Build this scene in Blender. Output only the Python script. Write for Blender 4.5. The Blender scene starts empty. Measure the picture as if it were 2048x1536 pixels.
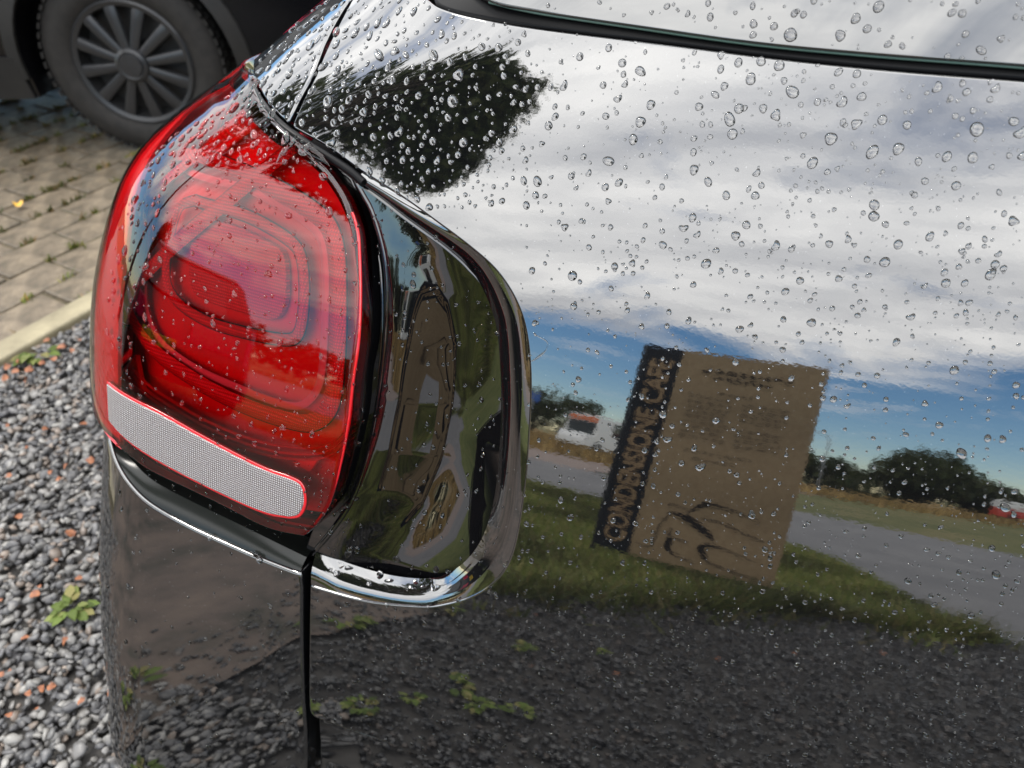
import bpy, bmesh, math, random
import numpy as np
from math import radians, degrees, sin, cos, tan, atan2, hypot, pi
from mathutils import Vector, Matrix, Euler
from mathutils.geometry import delaunay_2d_cdt

random.seed(7)
RNG = np.random.default_rng(11)
scene = bpy.context.scene
COL = scene.collection

# ------------------------------------------------------------------ camera
F = 1500.0                                   # focal length in pixels of the 2048 px wide photograph
PITCH, YAW, ROLL = radians(-38.896), radians(-17.025), radians(-1.431)
_f = np.array([sin(YAW) * cos(PITCH), cos(YAW) * cos(PITCH), sin(PITCH)])
_r = np.array([cos(YAW), -sin(YAW), 0.0]); _u = np.cross(_r, _f)
CR = _r * cos(ROLL) + _u * sin(ROLL); CU = _u * cos(ROLL) - _r * sin(ROLL); CF = _f
CAM = np.array([-0.36327571, -0.41888311, 1.22674523])
cam_data = bpy.data.cameras.new("camera")
cam = bpy.data.objects.new("camera", cam_data); COL.objects.link(cam)
cam.matrix_world = Matrix(((CR[0], CU[0], -CF[0], CAM[0]), (CR[1], CU[1], -CF[1], CAM[1]),
                           (CR[2], CU[2], -CF[2], CAM[2]), (0, 0, 0, 1)))
cam_data.sensor_width = 9.2
cam_data.lens = 9.2 * F / 2048
cam_data.clip_start = 0.02; cam_data.clip_end = 2000
cam_data.dof.use_dof = True; cam_data.dof.focus_distance = 0.60; cam_data.dof.aperture_fstop = 1.9
scene.camera = cam

# ------------------------------------------------------------------ sky, sun, exposure
SUN_EL, SUN_AZ = radians(54), radians(-82)   # azimuth from +Y towards +X: ahead of the car and off to its left, veiled by thin cloud
world = bpy.data.worlds.new("World"); scene.world = world; world.use_nodes = True
nt = world.node_tree; nt.nodes.clear()
def wn(t, **k):
    n = nt.nodes.new(t)
    for a, b in k.items(): setattr(n, a, b)
    return n
wo = wn("ShaderNodeOutputWorld")
sky = wn("ShaderNodeTexSky", sky_type="NISHITA", sun_disc=False, sun_elevation=SUN_EL, sun_rotation=SUN_AZ,
         altitude=50, air_density=1.0, dust_density=0.0, ozone_density=3.0)
bg_sky = wn("ShaderNodeBackground"); bg_sky.inputs[1].default_value = 0.15
hs = wn("ShaderNodeHueSaturation"); hs.inputs["Saturation"].default_value = 1.22; hs.inputs["Value"].default_value = 2.0
bg_cl = wn("ShaderNodeBackground"); bg_cl.inputs[1].default_value = 1.0
tc = wn("ShaderNodeTexCoord"); sep = wn("ShaderNodeSeparateXYZ")
mz = wn("ShaderNodeMath", operation="MAXIMUM"); mz.inputs[1].default_value = 0.0
az_ = wn("ShaderNodeMath", operation="ADD"); az_.inputs[1].default_value = 0.12
dx = wn("ShaderNodeMath", operation="DIVIDE"); dy = wn("ShaderNodeMath", operation="DIVIDE")
cmb = wn("ShaderNodeCombineXYZ")
L = nt.links.new
L(tc.outputs["Generated"], sep.inputs[0]); L(sep.outputs["Z"], mz.inputs[0]); L(mz.outputs[0], az_.inputs[0])
L(sep.outputs["X"], dx.inputs[0]); L(az_.outputs[0], dx.inputs[1]); L(sep.outputs["Y"], dy.inputs[0]); L(az_.outputs[0], dy.inputs[1])
L(dx.outputs[0], cmb.inputs[0]); L(dy.outputs[0], cmb.inputs[1])
mp = wn("ShaderNodeMapping"); mp.inputs["Scale"].default_value = (0.75, 1.05, 1); mp.inputs["Rotation"].default_value = (0, 0, radians(12)); mp.inputs["Location"].default_value = (3.1, 1.7, 0.4)
L(cmb.outputs[0], mp.inputs[0])
n1 = wn("ShaderNodeTexNoise"); n1.inputs["Scale"].default_value = 1.25; n1.inputs["Detail"].default_value = 9; n1.inputs["Roughness"].default_value = 0.6; n1.inputs["Distortion"].default_value = 0.7
L(mp.outputs[0], n1.inputs[0])
cov = wn("ShaderNodeValToRGB"); cov.color_ramp.elements[0].position = 0.36; cov.color_ramp.elements[1].position = 0.54
# thin out towards the horizon behind the car, as in the photograph: cover rises with elevation
hz = wn("ShaderNodeMapRange"); hz.inputs[1].default_value = 0.13; hz.inputs[2].default_value = 0.31; hz.inputs[3].default_value = -0.24; hz.inputs[4].default_value = 0.13
L(sep.outputs["Z"], hz.inputs[0])
ad = wn("ShaderNodeMath", operation="ADD"); L(n1.outputs[0], ad.inputs[0]); L(hz.outputs[0], ad.inputs[1]); L(ad.outputs[0], cov.inputs[0])
n2 = wn("ShaderNodeTexNoise"); n2.inputs["Scale"].default_value = 2.2; n2.inputs["Detail"].default_value = 9; n2.inputs["Roughness"].default_value = 0.6; n2.inputs["Distortion"].default_value = 0.3
mp2 = wn("ShaderNodeMapping"); mp2.inputs["Scale"].default_value = (0.55, 1.5, 1); mp2.inputs["Location"].default_value = (0.3, 5.2, 2.0)
L(cmb.outputs[0], mp2.inputs[0]); L(mp2.outputs[0], n2.inputs[0])
tone = wn("ShaderNodeValToRGB"); tone.color_ramp.elements[0].position = 0.30; tone.color_ramp.elements[1].position = 0.76
tone.color_ramp.elements[0].color = (1.75, 1.8, 1.92, 1); tone.color_ramp.elements[1].color = (4.0, 3.95, 3.85, 1)
L(n2.outputs[0], tone.inputs[0]); L(tone.outputs[0], bg_cl.inputs[0])
el = wn("ShaderNodeMapRange"); el.inputs[1].default_value = .1; el.inputs[2].default_value = .75; el.inputs[3].default_value = .92; el.inputs[4].default_value = 1.35
L(sep.outputs["Z"], el.inputs[0]); L(el.outputs[0], bg_cl.inputs[1])
mixw = wn("ShaderNodeMixShader")
L(sky.outputs[0], hs.inputs["Color"]); L(hs.outputs[0], bg_sky.inputs[0])
L(cov.outputs[0], mixw.inputs[0]); L(bg_sky.outputs[0], mixw.inputs[1]); L(bg_cl.outputs[0], mixw.inputs[2]); L(mixw.outputs[0], wo.inputs[0])

sun_data = bpy.data.lights.new("sun", "SUN"); sun_data.energy = 1.5; sun_data.angle = radians(10.0); sun_data.color = (1.0, 0.95, 0.87)
sun = bpy.data.objects.new("sun", sun_data); COL.objects.link(sun)
_sd = Vector((sin(SUN_AZ) * cos(SUN_EL), cos(SUN_AZ) * cos(SUN_EL), sin(SUN_EL)))
sun.rotation_euler = _sd.to_track_quat("Z", "Y").to_euler()

scene.view_settings.view_transform = "Standard"; scene.view_settings.look = "None"
scene.view_settings.exposure = 0.0; scene.view_settings.gamma = 1.0; scene.view_settings.use_curve_mapping = False
cy = scene.cycles
cy.max_bounces = 10; cy.glossy_bounces = 6; cy.transmission_bounces = 6; cy.transparent_max_bounces = 12; cy.diffuse_bounces = 3
cy.caustics_reflective = False; cy.caustics_refractive = False
cy.use_denoising = True
cy.sample_clamp_indirect = 6.0

# ------------------------------------------------------------------ helpers: objects
def link(name, data, parent=None):
    o = bpy.data.objects.new(name, data); COL.objects.link(o)
    if parent is not None: o.parent = parent
    return o
def tag(o, label=None, cat=None, group=None, kind=None):
    if label: o["label"] = label
    if cat: o["category"] = cat
    if group: o["group"] = group
    if kind: o["kind"] = kind
    return o
def empty(name, loc=(0, 0, 0), rz=0.0):
    o = bpy.data.objects.new(name, None); COL.objects.link(o); o.location = loc; o.rotation_euler = (0, 0, rz); o.empty_display_size = 0.1
    return o
def np_mesh(name, V, faces, mat=None, smooth=True, normals=None, uv=None, col=None):
    me = bpy.data.meshes.new(name)
    V = np.asarray(V, dtype=np.float64)
    if isinstance(faces, np.ndarray):
        n, k = faces.shape
        me.vertices.add(len(V)); me.vertices.foreach_set("co", V.astype(np.float32).ravel())
        me.loops.add(n * k); me.loops.foreach_set("vertex_index", faces.astype(np.int32).ravel())
        me.polygons.add(n); me.polygons.foreach_set("loop_start", np.arange(0, n * k, k, dtype=np.int32))
        me.update(calc_edges=True)
    else:
        me.from_pydata([tuple(v) for v in V], [], faces)
    if smooth: me.polygons.foreach_set("use_smooth", np.ones(len(me.polygons), dtype=bool))
    if uv is not None:
        li = np.empty(len(me.loops), dtype=np.int32); me.loops.foreach_get("vertex_index", li)
        u = me.uv_layers.new(name="UVMap"); u.data.foreach_set("uv", np.asarray(uv, dtype=np.float32)[li].ravel())
    if col is not None:
        a = me.color_attributes.new(name="Col", type="FLOAT_COLOR", domain="POINT")
        c = np.ones((len(V), 4), dtype=np.float32); c[:, :3] = col; a.data.foreach_set("color", c.ravel())
    if mat: me.materials.append(mat)
    me.update()
    if normals is not None: me.normals_split_custom_set_from_vertices([tuple(n) for n in normals])
    return me
class MB:
    """collects boxes, tubes, prisms and lathes into one mesh"""
    def __init__(s): s.v = []; s.f = []
    def add(s, v, f):
        k = len(s.v); s.v += [tuple(p) for p in v]; s.f += [tuple(i + k for i in q) for q in f]; return s
    def box(s, c, size, rz=0.0, taper=1.0):
        hx, hy, hz = size[0] / 2, size[1] / 2, size[2] / 2; v = []
        for z, t in ((-hz, 1), (hz, taper)):
            for x, y in ((-hx, -hy), (hx, -hy), (hx, hy), (-hx, hy)):
                x2, y2 = x * t, y * t
                v.append((c[0] + x2 * cos(rz) - y2 * sin(rz), c[1] + x2 * sin(rz) + y2 * cos(rz), c[2] + z))
        return s.add(v, [(3, 2, 1, 0), (4, 5, 6, 7), (0, 1, 5, 4), (1, 2, 6, 5), (2, 3, 7, 6), (3, 0, 4, 7)])
    def tube(s, pts, r, n=10, cap=True):
        pts = [Vector(p) for p in pts]; rs = r if isinstance(r, (list, tuple)) else [r] * len(pts); v = []; f = []
        ref = Vector((0.13, 0.27, 0.95))
        for i, p in enumerate(pts):
            t = (pts[min(i + 1, len(pts) - 1)] - pts[max(i - 1, 0)]).normalized()
            a = t.cross(ref)
            if a.length < 1e-3: a = t.cross(Vector((1, 0, 0)))
            a.normalize(); b = t.cross(a)
            for k in range(n):
                w = 2 * pi * k / n; v.append(p + a * (rs[i] * cos(w)) + b * (rs[i] * sin(w)))
        for i in range(len(pts) - 1):
            for k in range(n):
                f.append((i * n + k, i * n + (k + 1) % n, (i + 1) * n + (k + 1) % n, (i + 1) * n + k))
        if cap: f.append(tuple(range(n - 1, -1, -1))); f.append(tuple(range((len(pts) - 1) * n, len(pts) * n)))
        return s.add(v, f)
    def lathe(s, prof, n=48, axis="y", closed=False):
        v = []; f = []; m = len(prof)
        for k in range(n):
            w = 2 * pi * k / n
            for r, h in prof: v.append((r * cos(w), h, r * sin(w)) if axis == "y" else (r * cos(w), r * sin(w), h))
        for k in range(n):
            for i in range(m - (0 if closed else 1)):
                j = (i + 1) % m; k2 = (k + 1) % n
                f.append((k * m + i, k * m + j, k2 * m + j, k2 * m + i))
        return s.add(v, f)
    def prism(s, poly, h0, h1, to3):
        n = len(poly); v = [to3(p[0], p[1], h0) for p in poly] + [to3(p[0], p[1], h1) for p in poly]
        f = [tuple(range(n - 1, -1, -1)), tuple(range(n, 2 * n))] + [(i, (i + 1) % n, n + (i + 1) % n, n + i) for i in range(n)]
        return s.add(v, f)
    def build(s, name, mat, parent=None, smooth=False, bevel=0.0):
        me = bpy.data.meshes.new(name); me.from_pydata(s.v, [], s.f)
        bm = bmesh.new(); bm.from_mesh(me); bmesh.ops.recalc_face_normals(bm, faces=bm.faces); bm.to_mesh(me); bm.free()
        me.materials.append(mat)
        if smooth:
            me.polygons.foreach_set("use_smooth", np.ones(len(me.polygons), dtype=bool))
            me.set_sharp_from_angle(angle=radians(38))
        o = link(name, me, parent)
        if bevel:
            m = o.modifiers.new("bevel", "BEVEL"); m.width = bevel; m.segments = 2; m.limit_method = "ANGLE"; m.angle_limit = radians(35)
        return o

# ------------------------------------------------------------------ materials
def mat(name, color=(.5, .5, .5), rough=.5, metal=0.0, ior=1.5, coat=0.0, emit=None, estr=0.0, spec=0.5):
    m = bpy.data.materials.new(name); m.use_nodes = True; b = m.node_tree.nodes["Principled BSDF"]
    b.inputs["Base Color"].default_value = (*color, 1); b.inputs["Roughness"].default_value = rough; b.inputs["Metallic"].default_value = metal
    b.inputs["IOR"].default_value = ior; b.inputs["Coat Weight"].default_value = coat; b.inputs["Coat Roughness"].default_value = 0.03
    b.inputs["Specular IOR Level"].default_value = spec
    if emit: b.inputs["Emission Color"].default_value = (*emit, 1); b.inputs["Emission Strength"].default_value = estr
    return m
def bsdf(m): return m.node_tree.nodes["Principled BSDF"]
def nd(m, t, **k):
    n = m.node_tree.nodes.new(t)
    for a, b in k.items(): setattr(n, a, b)
    return n
def lk(m, a, b): m.node_tree.links.new(a, b)
def noise_color(m, c1, c2, scale, detail=4, coords="Object", c3=None, lo=.35, hi=.65, bump=0.0, bscale=None, dist=.01, mapscale=None):
    t = nd(m, "ShaderNodeTexCoord"); n = nd(m, "ShaderNodeTexNoise"); r = nd(m, "ShaderNodeValToRGB")
    n.inputs["Scale"].default_value = scale; n.inputs["Detail"].default_value = detail; n.inputs["Roughness"].default_value = .62
    src = t.outputs[coords]
    if mapscale:
        mpg = nd(m, "ShaderNodeMapping"); mpg.inputs["Scale"].default_value = mapscale; lk(m, src, mpg.inputs[0]); src = mpg.outputs[0]
    lk(m, src, n.inputs[0]); lk(m, n.outputs[0], r.inputs[0])
    e = r.color_ramp.elements; e[0].position = lo; e[0].color = (*c1, 1); e[1].position = hi; e[1].color = (*c2, 1)
    if c3: x = e.new((lo + hi) / 2); x.color = (*c3, 1)
    lk(m, r.outputs[0], bsdf(m).inputs["Base Color"])
    if bump:
        n2_ = nd(m, "ShaderNodeTexNoise"); n2_.inputs["Scale"].default_value = bscale or scale * 3; n2_.inputs["Detail"].default_value = 5
        bp = nd(m, "ShaderNodeBump"); bp.inputs["Strength"].default_value = bump; bp.inputs["Distance"].default_value = dist
        lk(m, src, n2_.inputs[0]); lk(m, n2_.outputs[0], bp.inputs["Height"]); lk(m, bp.outputs[0], bsdf(m).inputs["Normal"])
    return m
def col_attr(m):
    a = nd(m, "ShaderNodeAttribute", attribute_name="Col"); lk(m, a.outputs["Color"], bsdf(m).inputs["Base Color"]); return m

PAINT_IOR = 2.6
def make_paint():
    m = mat("black_metallic_paint", (.004, .0042, .0048), rough=.025, ior=PAINT_IOR)
    # fine metal flake in the black and the faint orange peel of sprayed lacquer
    t = nd(m, "ShaderNodeTexCoord")
    v = nd(m, "ShaderNodeTexVoronoi"); v.inputs["Scale"].default_value = 1500
    r = nd(m, "ShaderNodeValToRGB"); r.color_ramp.elements[0].position = .0; r.color_ramp.elements[0].color = (.004, .0042, .0048, 1)
    r.color_ramp.elements[1].position = .93; r.color_ramp.elements[1].color = (.004, .0042, .0048, 1)
    e = r.color_ramp.elements.new(.96); e.color = (.10, .105, .11, 1)
    lk(m, t.outputs["UV"], v.inputs["Vector"]); lk(m, v.outputs["Color"], r.inputs[0]); lk(m, r.outputs[0], bsdf(m).inputs["Base Color"])
    n = nd(m, "ShaderNodeTexNoise"); n.inputs["Scale"].default_value = 260; n.inputs["Detail"].default_value = 1.5
    mpn = nd(m, "ShaderNodeMapping"); mpn.inputs["Scale"].default_value = (.8, 1.3, 1); lk(m, t.outputs["UV"], mpn.inputs[0]); lk(m, mpn.outputs[0], n.inputs[0])
    bp = nd(m, "ShaderNodeBump"); bp.inputs["Strength"].default_value = 1.0; bp.inputs["Distance"].default_value = .0000095
    lk(m, n.outputs[0], bp.inputs["Height"]); lk(m, bp.outputs[0], bsdf(m).inputs["Normal"])
    return m
M = {}
M["paint"] = make_paint()
M["gloss_black"] = mat("piano_black_plastic", (.003, .003, .0035), rough=.015, ior=1.95)
M["rubber"] = mat("black_rubber", (.0035, .0035, .004), rough=.35, spec=.15)
M["ledge"] = mat("dusty_satin_ledge", (.012, .0135, .012), rough=.2, ior=1.5, spec=.28)
M["satin"] = mat("satin_black_ledge", (.0028, .0032, .0028), rough=.42, ior=1.5, spec=.06)
M["under"] = mat("black_inner_body", (.004, .004, .0045), rough=.6)
M["glass_dark"] = mat("dark_tinted_window", (.012, .014, .014), rough=.012, ior=2.3)
M["glass_edge"] = mat("green_glass_edge", (.10, .17, .15), rough=.2, ior=1.8)
def lens_mat(name, tint, ior=1.75, rough=.02, ribs=False):
    m = bpy.data.materials.new(name); m.use_nodes = True; t = m.node_tree; t.nodes.clear()
    o = t.nodes.new("ShaderNodeOutputMaterial"); mx = t.nodes.new("ShaderNodeMixShader"); fr = t.nodes.new("ShaderNodeFresnel"); fr.inputs[0].default_value = ior
    g = t.nodes.new("ShaderNodeBsdfGlossy"); g.inputs["Roughness"].default_value = rough
    tr = t.nodes.new("ShaderNodeBsdfTransparent"); tr.inputs[0].default_value = (*tint, 1)
    t.links.new(fr.outputs[0], mx.inputs[0]); t.links.new(tr.outputs[0], mx.inputs[1]); t.links.new(g.outputs[0], mx.inputs[2]); t.links.new(mx.outputs[0], o.inputs[0])
    return m
M["red_lens"] = lens_mat("red_lamp_lens", (1.0, .20, .25), ior=1.7)
def ribbed(name, c, ribs=420, rough=.25, c2=None, cross=0, depth=.0006):
    m = mat(name, c, rough=rough, ior=1.6)
    t = nd(m, "ShaderNodeTexCoord"); w = nd(m, "ShaderNodeTexWave", wave_type="BANDS", bands_direction="X"); w.inputs["Scale"].default_value = ribs / 6.2832 * 1.0
    lk(m, t.outputs["UV"], w.inputs["Vector"]); h = w.outputs["Fac"]
    if cross:
        w2 = nd(m, "ShaderNodeTexWave", wave_type="BANDS", bands_direction="Y"); w2.inputs["Scale"].default_value = cross / 6.2832
        lk(m, t.outputs["UV"], w2.inputs["Vector"]); mu = nd(m, "ShaderNodeMath", operation="MULTIPLY"); lk(m, h, mu.inputs[0]); lk(m, w2.outputs["Fac"], mu.inputs[1]); h = mu.outputs[0]
    r = nd(m, "ShaderNodeValToRGB"); r.color_ramp.elements[0].color = (*(c2 or tuple(x * .45 for x in c)), 1); r.color_ramp.elements[1].color = (*c, 1)
    lk(m, h, r.inputs[0]); lk(m, r.outputs[0], bsdf(m).inputs["Base Color"])
    bp = nd(m, "ShaderNodeBump"); bp.inputs["Strength"].default_value = .6; bp.inputs["Distance"].default_value = depth
    lk(m, h, bp.inputs["Height"]); lk(m, bp.outputs[0], bsdf(m).inputs["Normal"])
    return m
M["red_ribbed"] = ribbed("ribbed_red_reflector", (.88, .009, .032), ribs=900, cross=700)
M["red_plain"] = mat("smooth_red_plastic", (.85, .008, .028), rough=.2, ior=1.6)
M["red_dark"] = mat("dark_red_lamp_housing", (.60, .006, .02), rough=.18, ior=1.7)
M["lamp_grey"] = mat("grey_lamp_bezel", (.62, .40, .41), rough=.25, ior=1.6)
M["red_side"] = mat("bright_side_insert", (.97, .10, .13), rough=.3, ior=1.5)  # lightened red for the sheet added behind the side of the lens
M["white_prism"] = ribbed("clear_prismatic_reversing_lens", (.64, .625, .62), ribs=860, cross=860, c2=(.12, .10, .10), rough=.12, depth=.0012)
M["red_edge"] = mat("bright_red_lens_edge", (.62, .01, .018), rough=.1, ior=1.8)
def water():
    m = bpy.data.materials.new("rain_water"); m.use_nodes = True; t = m.node_tree; t.nodes.clear()
    o = t.nodes.new("ShaderNodeOutputMaterial"); g = t.nodes.new("ShaderNodeBsdfGlass"); g.inputs["IOR"].default_value = 1.46; g.inputs["Roughness"].default_value = 0.0; g.inputs["Color"].default_value = (.88, .88, .88, 1)
    t.links.new(g.outputs[0], o.inputs[0]); return m
M["water"] = water()

# ------------------------------------------------------------------ car body surface
T0, T1, TK, TC = .416, .568, -.07, .221
NS = 2.4
_rz = np.array([.1, .4, .5, .62, .72, .96, 1.08]); _cr = np.array([.10, .10, .12, .15, .165, .17, .25])
def SS(t): t = np.clip(t, 0, 1); return t * t * (3 - 2 * t)
_wz = np.array([0, .2, .3, .4, .5, .6, .7, .8, .87, .92, .96, .99, 1.02, 1.05, 1.09, 1.15, 1.3, 1.6])
_wv = np.array([1.10, 1.09, 1.07, 1.063, 1.06, 1.056, 1.052, 1.03, 1.003, .976, .918, .874, .84, .798, .74, .66, .57, .45])
_tz = np.linspace(0, 1.6, 1601); _tw = np.interp(_tz, _wz, _wv)
for _ in range(2):
    _k = np.ones(41) / 41; _tw = np.convolve(np.pad(_tw, 20, mode="reflect", reflect_type="odd"), _k, mode="valid")
def Wz(z): return np.interp(z, _tz, _tw)
def rear(x, z): return x * x * TC / 2 + T0 * (z - .85) + T1 * (z - .85) ** 2 / 2 + TK * (np.maximum(x, -.75) + .4) * (z - .85) - .045 * np.minimum(np.maximum(0, (-x - .70) / .27), 1.5) * np.minimum(np.maximum(0, (.655 - z) / .36), 1.35)
def Gin(p):
    x, y, z = p[..., 0], p[..., 1], p[..., 2]
    yb = y - rear(x, z); e = Wz(z) + x
    r = np.interp(z, _rz, _cr)
    return 1 - (np.maximum(0, 1 - e / r) ** NS + np.maximum(0, 1 - yb / r) ** NS) ** (1 / NS)
def cam_rays(px):
    px = np.atleast_2d(np.asarray(px, float))
    d = (px[:, :1] - 1024) / F * CR + (768 - px[:, 1:]) / F * CU + CF
    return d / np.linalg.norm(d, axis=1, keepdims=True)
def hit(px):
    d = cam_rays(px); ts = np.linspace(.3, 1.5, 400)
    g = Gin(CAM + d[:, None, :] * ts[None, :, None]) > 0
    k = np.argmax(g, axis=1); ok = g.any(axis=1)
    a = ts[np.maximum(k - 1, 0)]; b = ts[k]
    for _ in range(36):
        m = (a + b) / 2; s = Gin(CAM + d * m[:, None]) > 0
        b = np.where(s, m, b); a = np.where(s, a, m)
    P = CAM + d * b[:, None]; P[~ok] = np.nan
    return P
AX, AY = -.35, .90
def to_tz(P): return np.stack([np.arctan2(AX - P[..., 0], AY - P[..., 1]), P[..., 2]], -1)
def from_tz(tz):
    t, z = tz[..., 0], tz[..., 1]; sx, sy = -np.sin(t), -np.cos(t)
    a = np.zeros_like(t); b = np.full_like(t, 3.5)
    for _ in range(42):
        m = (a + b) / 2; s = Gin(np.stack([AX + sx * m, AY + sy * m, z], -1)) > 0
        a = np.where(s, m, a); b = np.where(s, b, m)
    return np.stack([AX + sx * a, AY + sy * a, z], -1)
def disp_surf(tz, off=None):
    """points and unit normals of the body surface pushed out by off(tz) metres"""
    h = np.array([1.2e-3, 0]), np.array([0, 1.2e-3])
    def base_n(q):
        du = from_tz(q + h[0]) - from_tz(q - h[0]); dv = from_tz(q + h[1]) - from_tz(q - h[1])
        n = np.cross(dv, du); return n / np.linalg.norm(n, axis=-1, keepdims=True)
    P = from_tz(tz); N = base_n(tz)
    if off is None: return P, N
    def D(q): return from_tz(q) + base_n(q) * off(q)[..., None]
    du = D(tz + 2 * h[0]) - D(tz - 2 * h[0]); dv = D(tz + 2 * h[1]) - D(tz - 2 * h[1])
    N2 = np.cross(dv, du); N2 /= np.linalg.norm(N2, axis=-1, keepdims=True)
    return P + N * off(tz)[..., None], N2
def uv_of(tz): return np.stack([-tz[..., 0] * .95, tz[..., 1]], -1)
def catmull(P, n=10):
    P = np.asarray(P, float)
    if len(P) < 3:
        t = np.linspace(0, 1, n, endpoint=False)[:, None]; return np.vstack([P[0] + (P[1] - P[0]) * t])
    E_ = np.vstack([2 * P[0] - P[1], P, 2 * P[-1] - P[-2]]); out = []
    for i in range(1, len(E_) - 2):
        p0, p1, p2, p3 = E_[i - 1:i + 3]
        for t in np.linspace(0, 1, n, endpoint=False):
            out.append(.5 * ((2 * p1) + (-p0 + p2) * t + (2 * p0 - 5 * p1 + 4 * p2 - p3) * t * t + (-p0 + 3 * p1 - 3 * p2 + p3) * t ** 3))
    return np.array(out)
def sight(px, off=0.0):
    """measured image points -> (angle, height) on the body, for a feature lying off metres above its surface"""
    P = hit(px); ok = ~np.isnan(P[:, 0]); tz = np.full((len(P), 2), np.nan)
    if ok.any():
        d = cam_rays(px)[ok]; q = to_tz(P[ok])
        if off:
            for _ in range(4):
                h_ = off(q)[:, None] if callable(off) else off
                B, N = disp_surf(q); t = ((B + N * h_ - CAM) * N).sum(1) / (d * N).sum(1)
                q = to_tz(CAM + d * t[:, None] - N * h_)
        tz[ok] = q
    return tz
def curve_tz(pts, off=0.0):
    """control points of a panel edge -> (angle, height): pairs are measured, ('w', deg, z) and ('s', y, z) are given on the body"""
    out = [None] * len(pts); idx = [i for i, p in enumerate(pts) if not isinstance(p[0], str)]
    if idx:
        H = sight([pts[i] for i in idx], off)
        for i, h_ in zip(idx, H): out[i] = h_
    for i, p in enumerate(pts):
        if p[0] == "w": out[i] = np.array([radians(p[1]), p[2]])
        elif p[0] == "s": out[i] = to_tz(np.array([-Wz(p[2]), p[1], p[2]]))
    out = np.array(out); return out[~np.isnan(out).any(axis=1)]
def resample(tz, step, closed=True):
    P = from_tz(tz); Q = np.vstack([P, P[:1]]) if closed else P; T = np.vstack([tz, tz[:1]]) if closed else tz
    s = np.concatenate([[0], np.cumsum(np.linalg.norm(np.diff(Q, axis=0), axis=1))]); n = max(8, int(s[-1] / step))
    t = np.linspace(0, s[-1], n, endpoint=not closed)
    return np.stack([np.interp(t, s, T[:, 0]), np.interp(t, s, T[:, 1])], 1)
def outline(segs, step=.004, off=0.0):
    return resample(np.vstack([catmull(curve_tz(s, off), 8) for s in segs]), step)
def edge(pts, n, off=0.0):
    t = catmull(curve_tz(pts, off), 8); t = np.vstack([t, curve_tz(pts[-1:], off)]); P = from_tz(t)
    s = np.concatenate([[0], np.cumsum(np.linalg.norm(np.diff(P, axis=0), axis=1))]); u = np.linspace(0, s[-1], n)
    return np.stack([np.interp(u, s, t[:, 0]), np.interp(u, s, t[:, 1])], 1)
def area2(tz): x, y = tz[:, 0], tz[:, 1]; return np.sum(x * np.roll(y, -1) - np.roll(x, -1) * y)
def inset(tz, w):
    P, N = disp_surf(tz); T = np.roll(P, -1, 0) - np.roll(P, 1, 0); T /= np.linalg.norm(T, axis=1, keepdims=True)
    I = np.cross(N, T); I /= np.linalg.norm(I, axis=1, keepdims=True)
    test = to_tz(P + I * 1e-4); s = 1 if (np.abs(area2(test)) < np.abs(area2(tz))) else -1
    I = I * s
    return to_tz(P + I * w), I
def inside_poly(pts, poly):
    x, y = pts[:, 0], pts[:, 1]; r = np.zeros(len(pts), bool); n = len(poly)
    for i in range(n):
        x1, y1 = poly[i]; x2, y2 = poly[(i + 1) % n]
        c = ((y1 > y) != (y2 > y)); xi = (x2 - x1) * (y - y1) / ((y2 - y1) if y2 != y1 else 1e-12) + x1
        r ^= c & (x < xi)
    return r
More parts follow.
